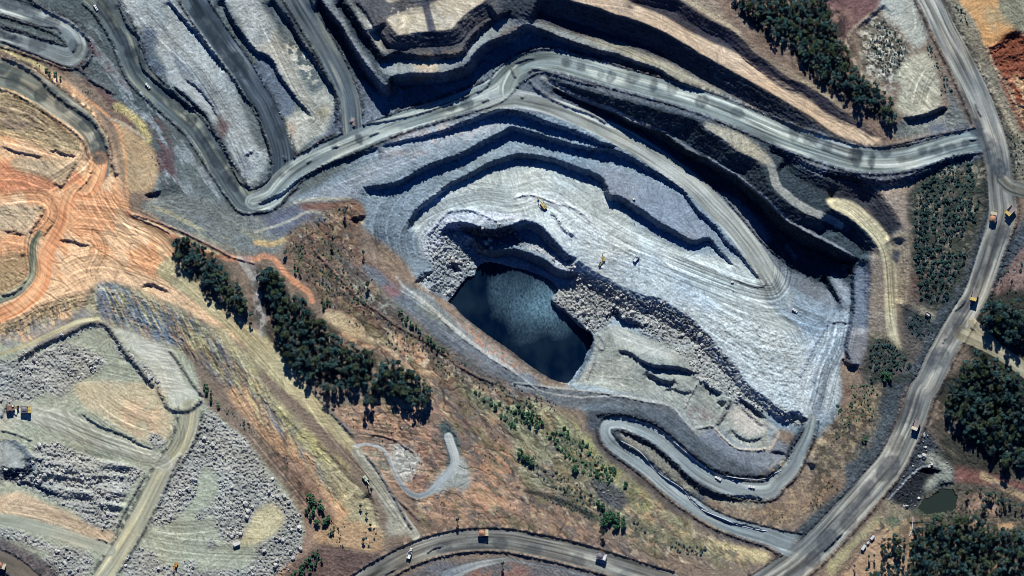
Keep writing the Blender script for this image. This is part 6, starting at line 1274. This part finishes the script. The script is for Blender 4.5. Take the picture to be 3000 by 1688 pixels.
def office(u, v, ang, label, L_=7, W_=3, h=2.8, rm=None, name='site_hut', cat='hut', group=None):
    r = empty(name, (0,0,0), 0, label, cat, group); w = MB().box(-L_/2,L_/2,-W_/2,W_/2,.2,h).build('wall', M['cream'], r)
    MB().box(-L_/2-.25,L_/2+.25,-W_/2-.25,W_/2+.25,h+.002,h+.16).box(-L_/2-.2,L_/2+.2,-.08,.08,h+.162,h+.26).build('roof', rm or M['roofm'], r)
    MB().box(-.45,.45,-W_/2-.05,-W_/2-.003,.25,2.2).build('door', M['teal'], r)
    for x in (-L_/3, L_/3): MB().box(x-.5,x+.5,-W_/2-.04,-W_/2-.003,1.2,2.1).build('window', M['glass'], r)
    place(r, u, v, ang)
office(693, 1594, 22, 'pale-roofed hut standing in the south-west yard beside rubble', 7.6, 3.2, 3.6)
office(2556, 1575, 52, 'upper grey hut in the row along the road embankment', 5.4, 2.6, 2.8, M['pipe']); office(2530, 1604, 56, 'larger lower hut in the row along the road embankment', 6.6, 3.0, 3.0, M['pipe']); office(2543, 1590, 52, 'small middle hut in the row along the road embankment', 3.0, 1.8, 2.4, M['pipe'])
def tube(name, pts, rad, mat, label, cat, dz=.3, step=5, group=None):
    L, _ = smooth_line(pts, step); z = hz(L[:,0], L[:,1]); z = np.convolve(np.pad(z, 2, mode='edge'), np.ones(5)/5, 'valid'); zz = np.maximum(z, hz(L[:,0], L[:,1])-.1)+dz
    P = np.stack([wx(L[:,0]), wy(L[:,1]), zz], 1); d = np.gradient(P, axis=0); d /= np.linalg.norm(d, axis=1)[:, None]; s = np.cross(d, (0,0,1)); s /= np.linalg.norm(s, axis=1)[:, None]; t = np.cross(s, d); n = 8
    V = np.concatenate([P+rad*(s*math.cos(a)+t*math.sin(a)) for a in np.linspace(0, 2*math.pi, n, False)]); m = len(P)
    F = np.array([[k*m+i, ((k+1)%n)*m+i, ((k+1)%n)*m+i+1, k*m+i+1] for k in range(n) for i in range(m-1)])
    tag(link(name, mesh_np(name, V, F, mat, smooth=True)), label, cat, group)
tube('water_pipe', S('K',820,430,880,460,950,500,1010,560,1060,630,1130,690,1200,735,1270,780,1320,830,1350,880,1420,940,1500,980,1600,1020,1700,1062,1820,1092,1930,1112), .45, M['pipe'], 'pale pipe along the inner edge of the lower switchback arm', 'pipe')
tube('water_pipe', S('K',770,262,900,268,1000,300,1100,360,1180,405,1250,462,1330,530,1400,585,1470,640,1550,678,1700,710,1850,720,1930,708,'L',40,680,105,650), .45, M['pipe'], 'pale pipe along the upper edge of the upper switchback arm', 'pipe')
tube('poly_pipe', S('L',1093,1000,1090,1060,1082,1110,1065,1145), .5, M['white'], 'curved white pipe standing out left of the lower wood', 'pipe', .6)
tube('poly_pipe', S('L',955,1188,985,1210,1012,1228), .5, M['white'], 'short straight white pipe in the sandy gap between trees', 'pipe', .6)

# ------------------------------------------------------------------ light, sky, camera
w = bpy.data.worlds.new("World"); bpy.context.scene.world = w; w.use_nodes = True; nt = w.node_tree; bg = nt.nodes['Background']
sky = nt.nodes.new('ShaderNodeTexSky'); sky.sky_type = 'NISHITA'; sky.sun_disc = False; sky.sun_elevation = math.radians(SUN_EL); sky.sun_rotation = math.radians(0); sky.altitude = 4000; sky.air_density = .9; sky.dust_density = .05; sky.ozone_density = 3
tint = nt.nodes.new('ShaderNodeMix'); tint.data_type = 'RGBA'; tint.blend_type = 'MULTIPLY'; tint.inputs[0].default_value = 1; tint.inputs[7].default_value = (.20,.66,1.36,1)
nt.links.new(sky.outputs[0], tint.inputs[6]); nt.links.new(tint.outputs[2], bg.inputs[0]); bg.inputs[1].default_value = SKY
sl_ = bpy.data.lights.new('sun', 'SUN'); sl_.energy = SUNE; sl_.angle = math.radians(.5); sl_.color = (1, .99, .96); so = bpy.data.objects.new('sun', sl_); C.objects.link(so)
so.rotation_euler = (math.radians(-(90-SUN_EL)), 0, math.radians(0.0))   # sun stands in the north (+y), shadows fall south
cd = bpy.data.cameras.new('camera'); cam = bpy.data.objects.new('camera', cd); C.objects.link(cam); ALT = 30000.0
cam.location = (0, 0, ALT); cam.rotation_euler = (0,0,0); cd.sensor_width = 36; cd.lens = 36*(ALT-float(np.median(H)))/(3000*MPP); cd.clip_start = 100; cd.clip_end = 90000
bpy.context.scene.camera = cam
sc_ = bpy.context.scene; sc_.view_settings.view_transform = 'Standard'; sc_.view_settings.look = 'None'; sc_.view_settings.exposure = 0; sc_.view_settings.gamma = 1
sc_.cycles.pixel_filter_type = 'BLACKMAN_HARRIS'; sc_.cycles.filter_width = .9
print('height range', float(H.min()), float(H.max()), 'lake', LVL, 'mean slope', float(np.abs(np.diff(H, axis=0)).mean()/(ST*MPP)))
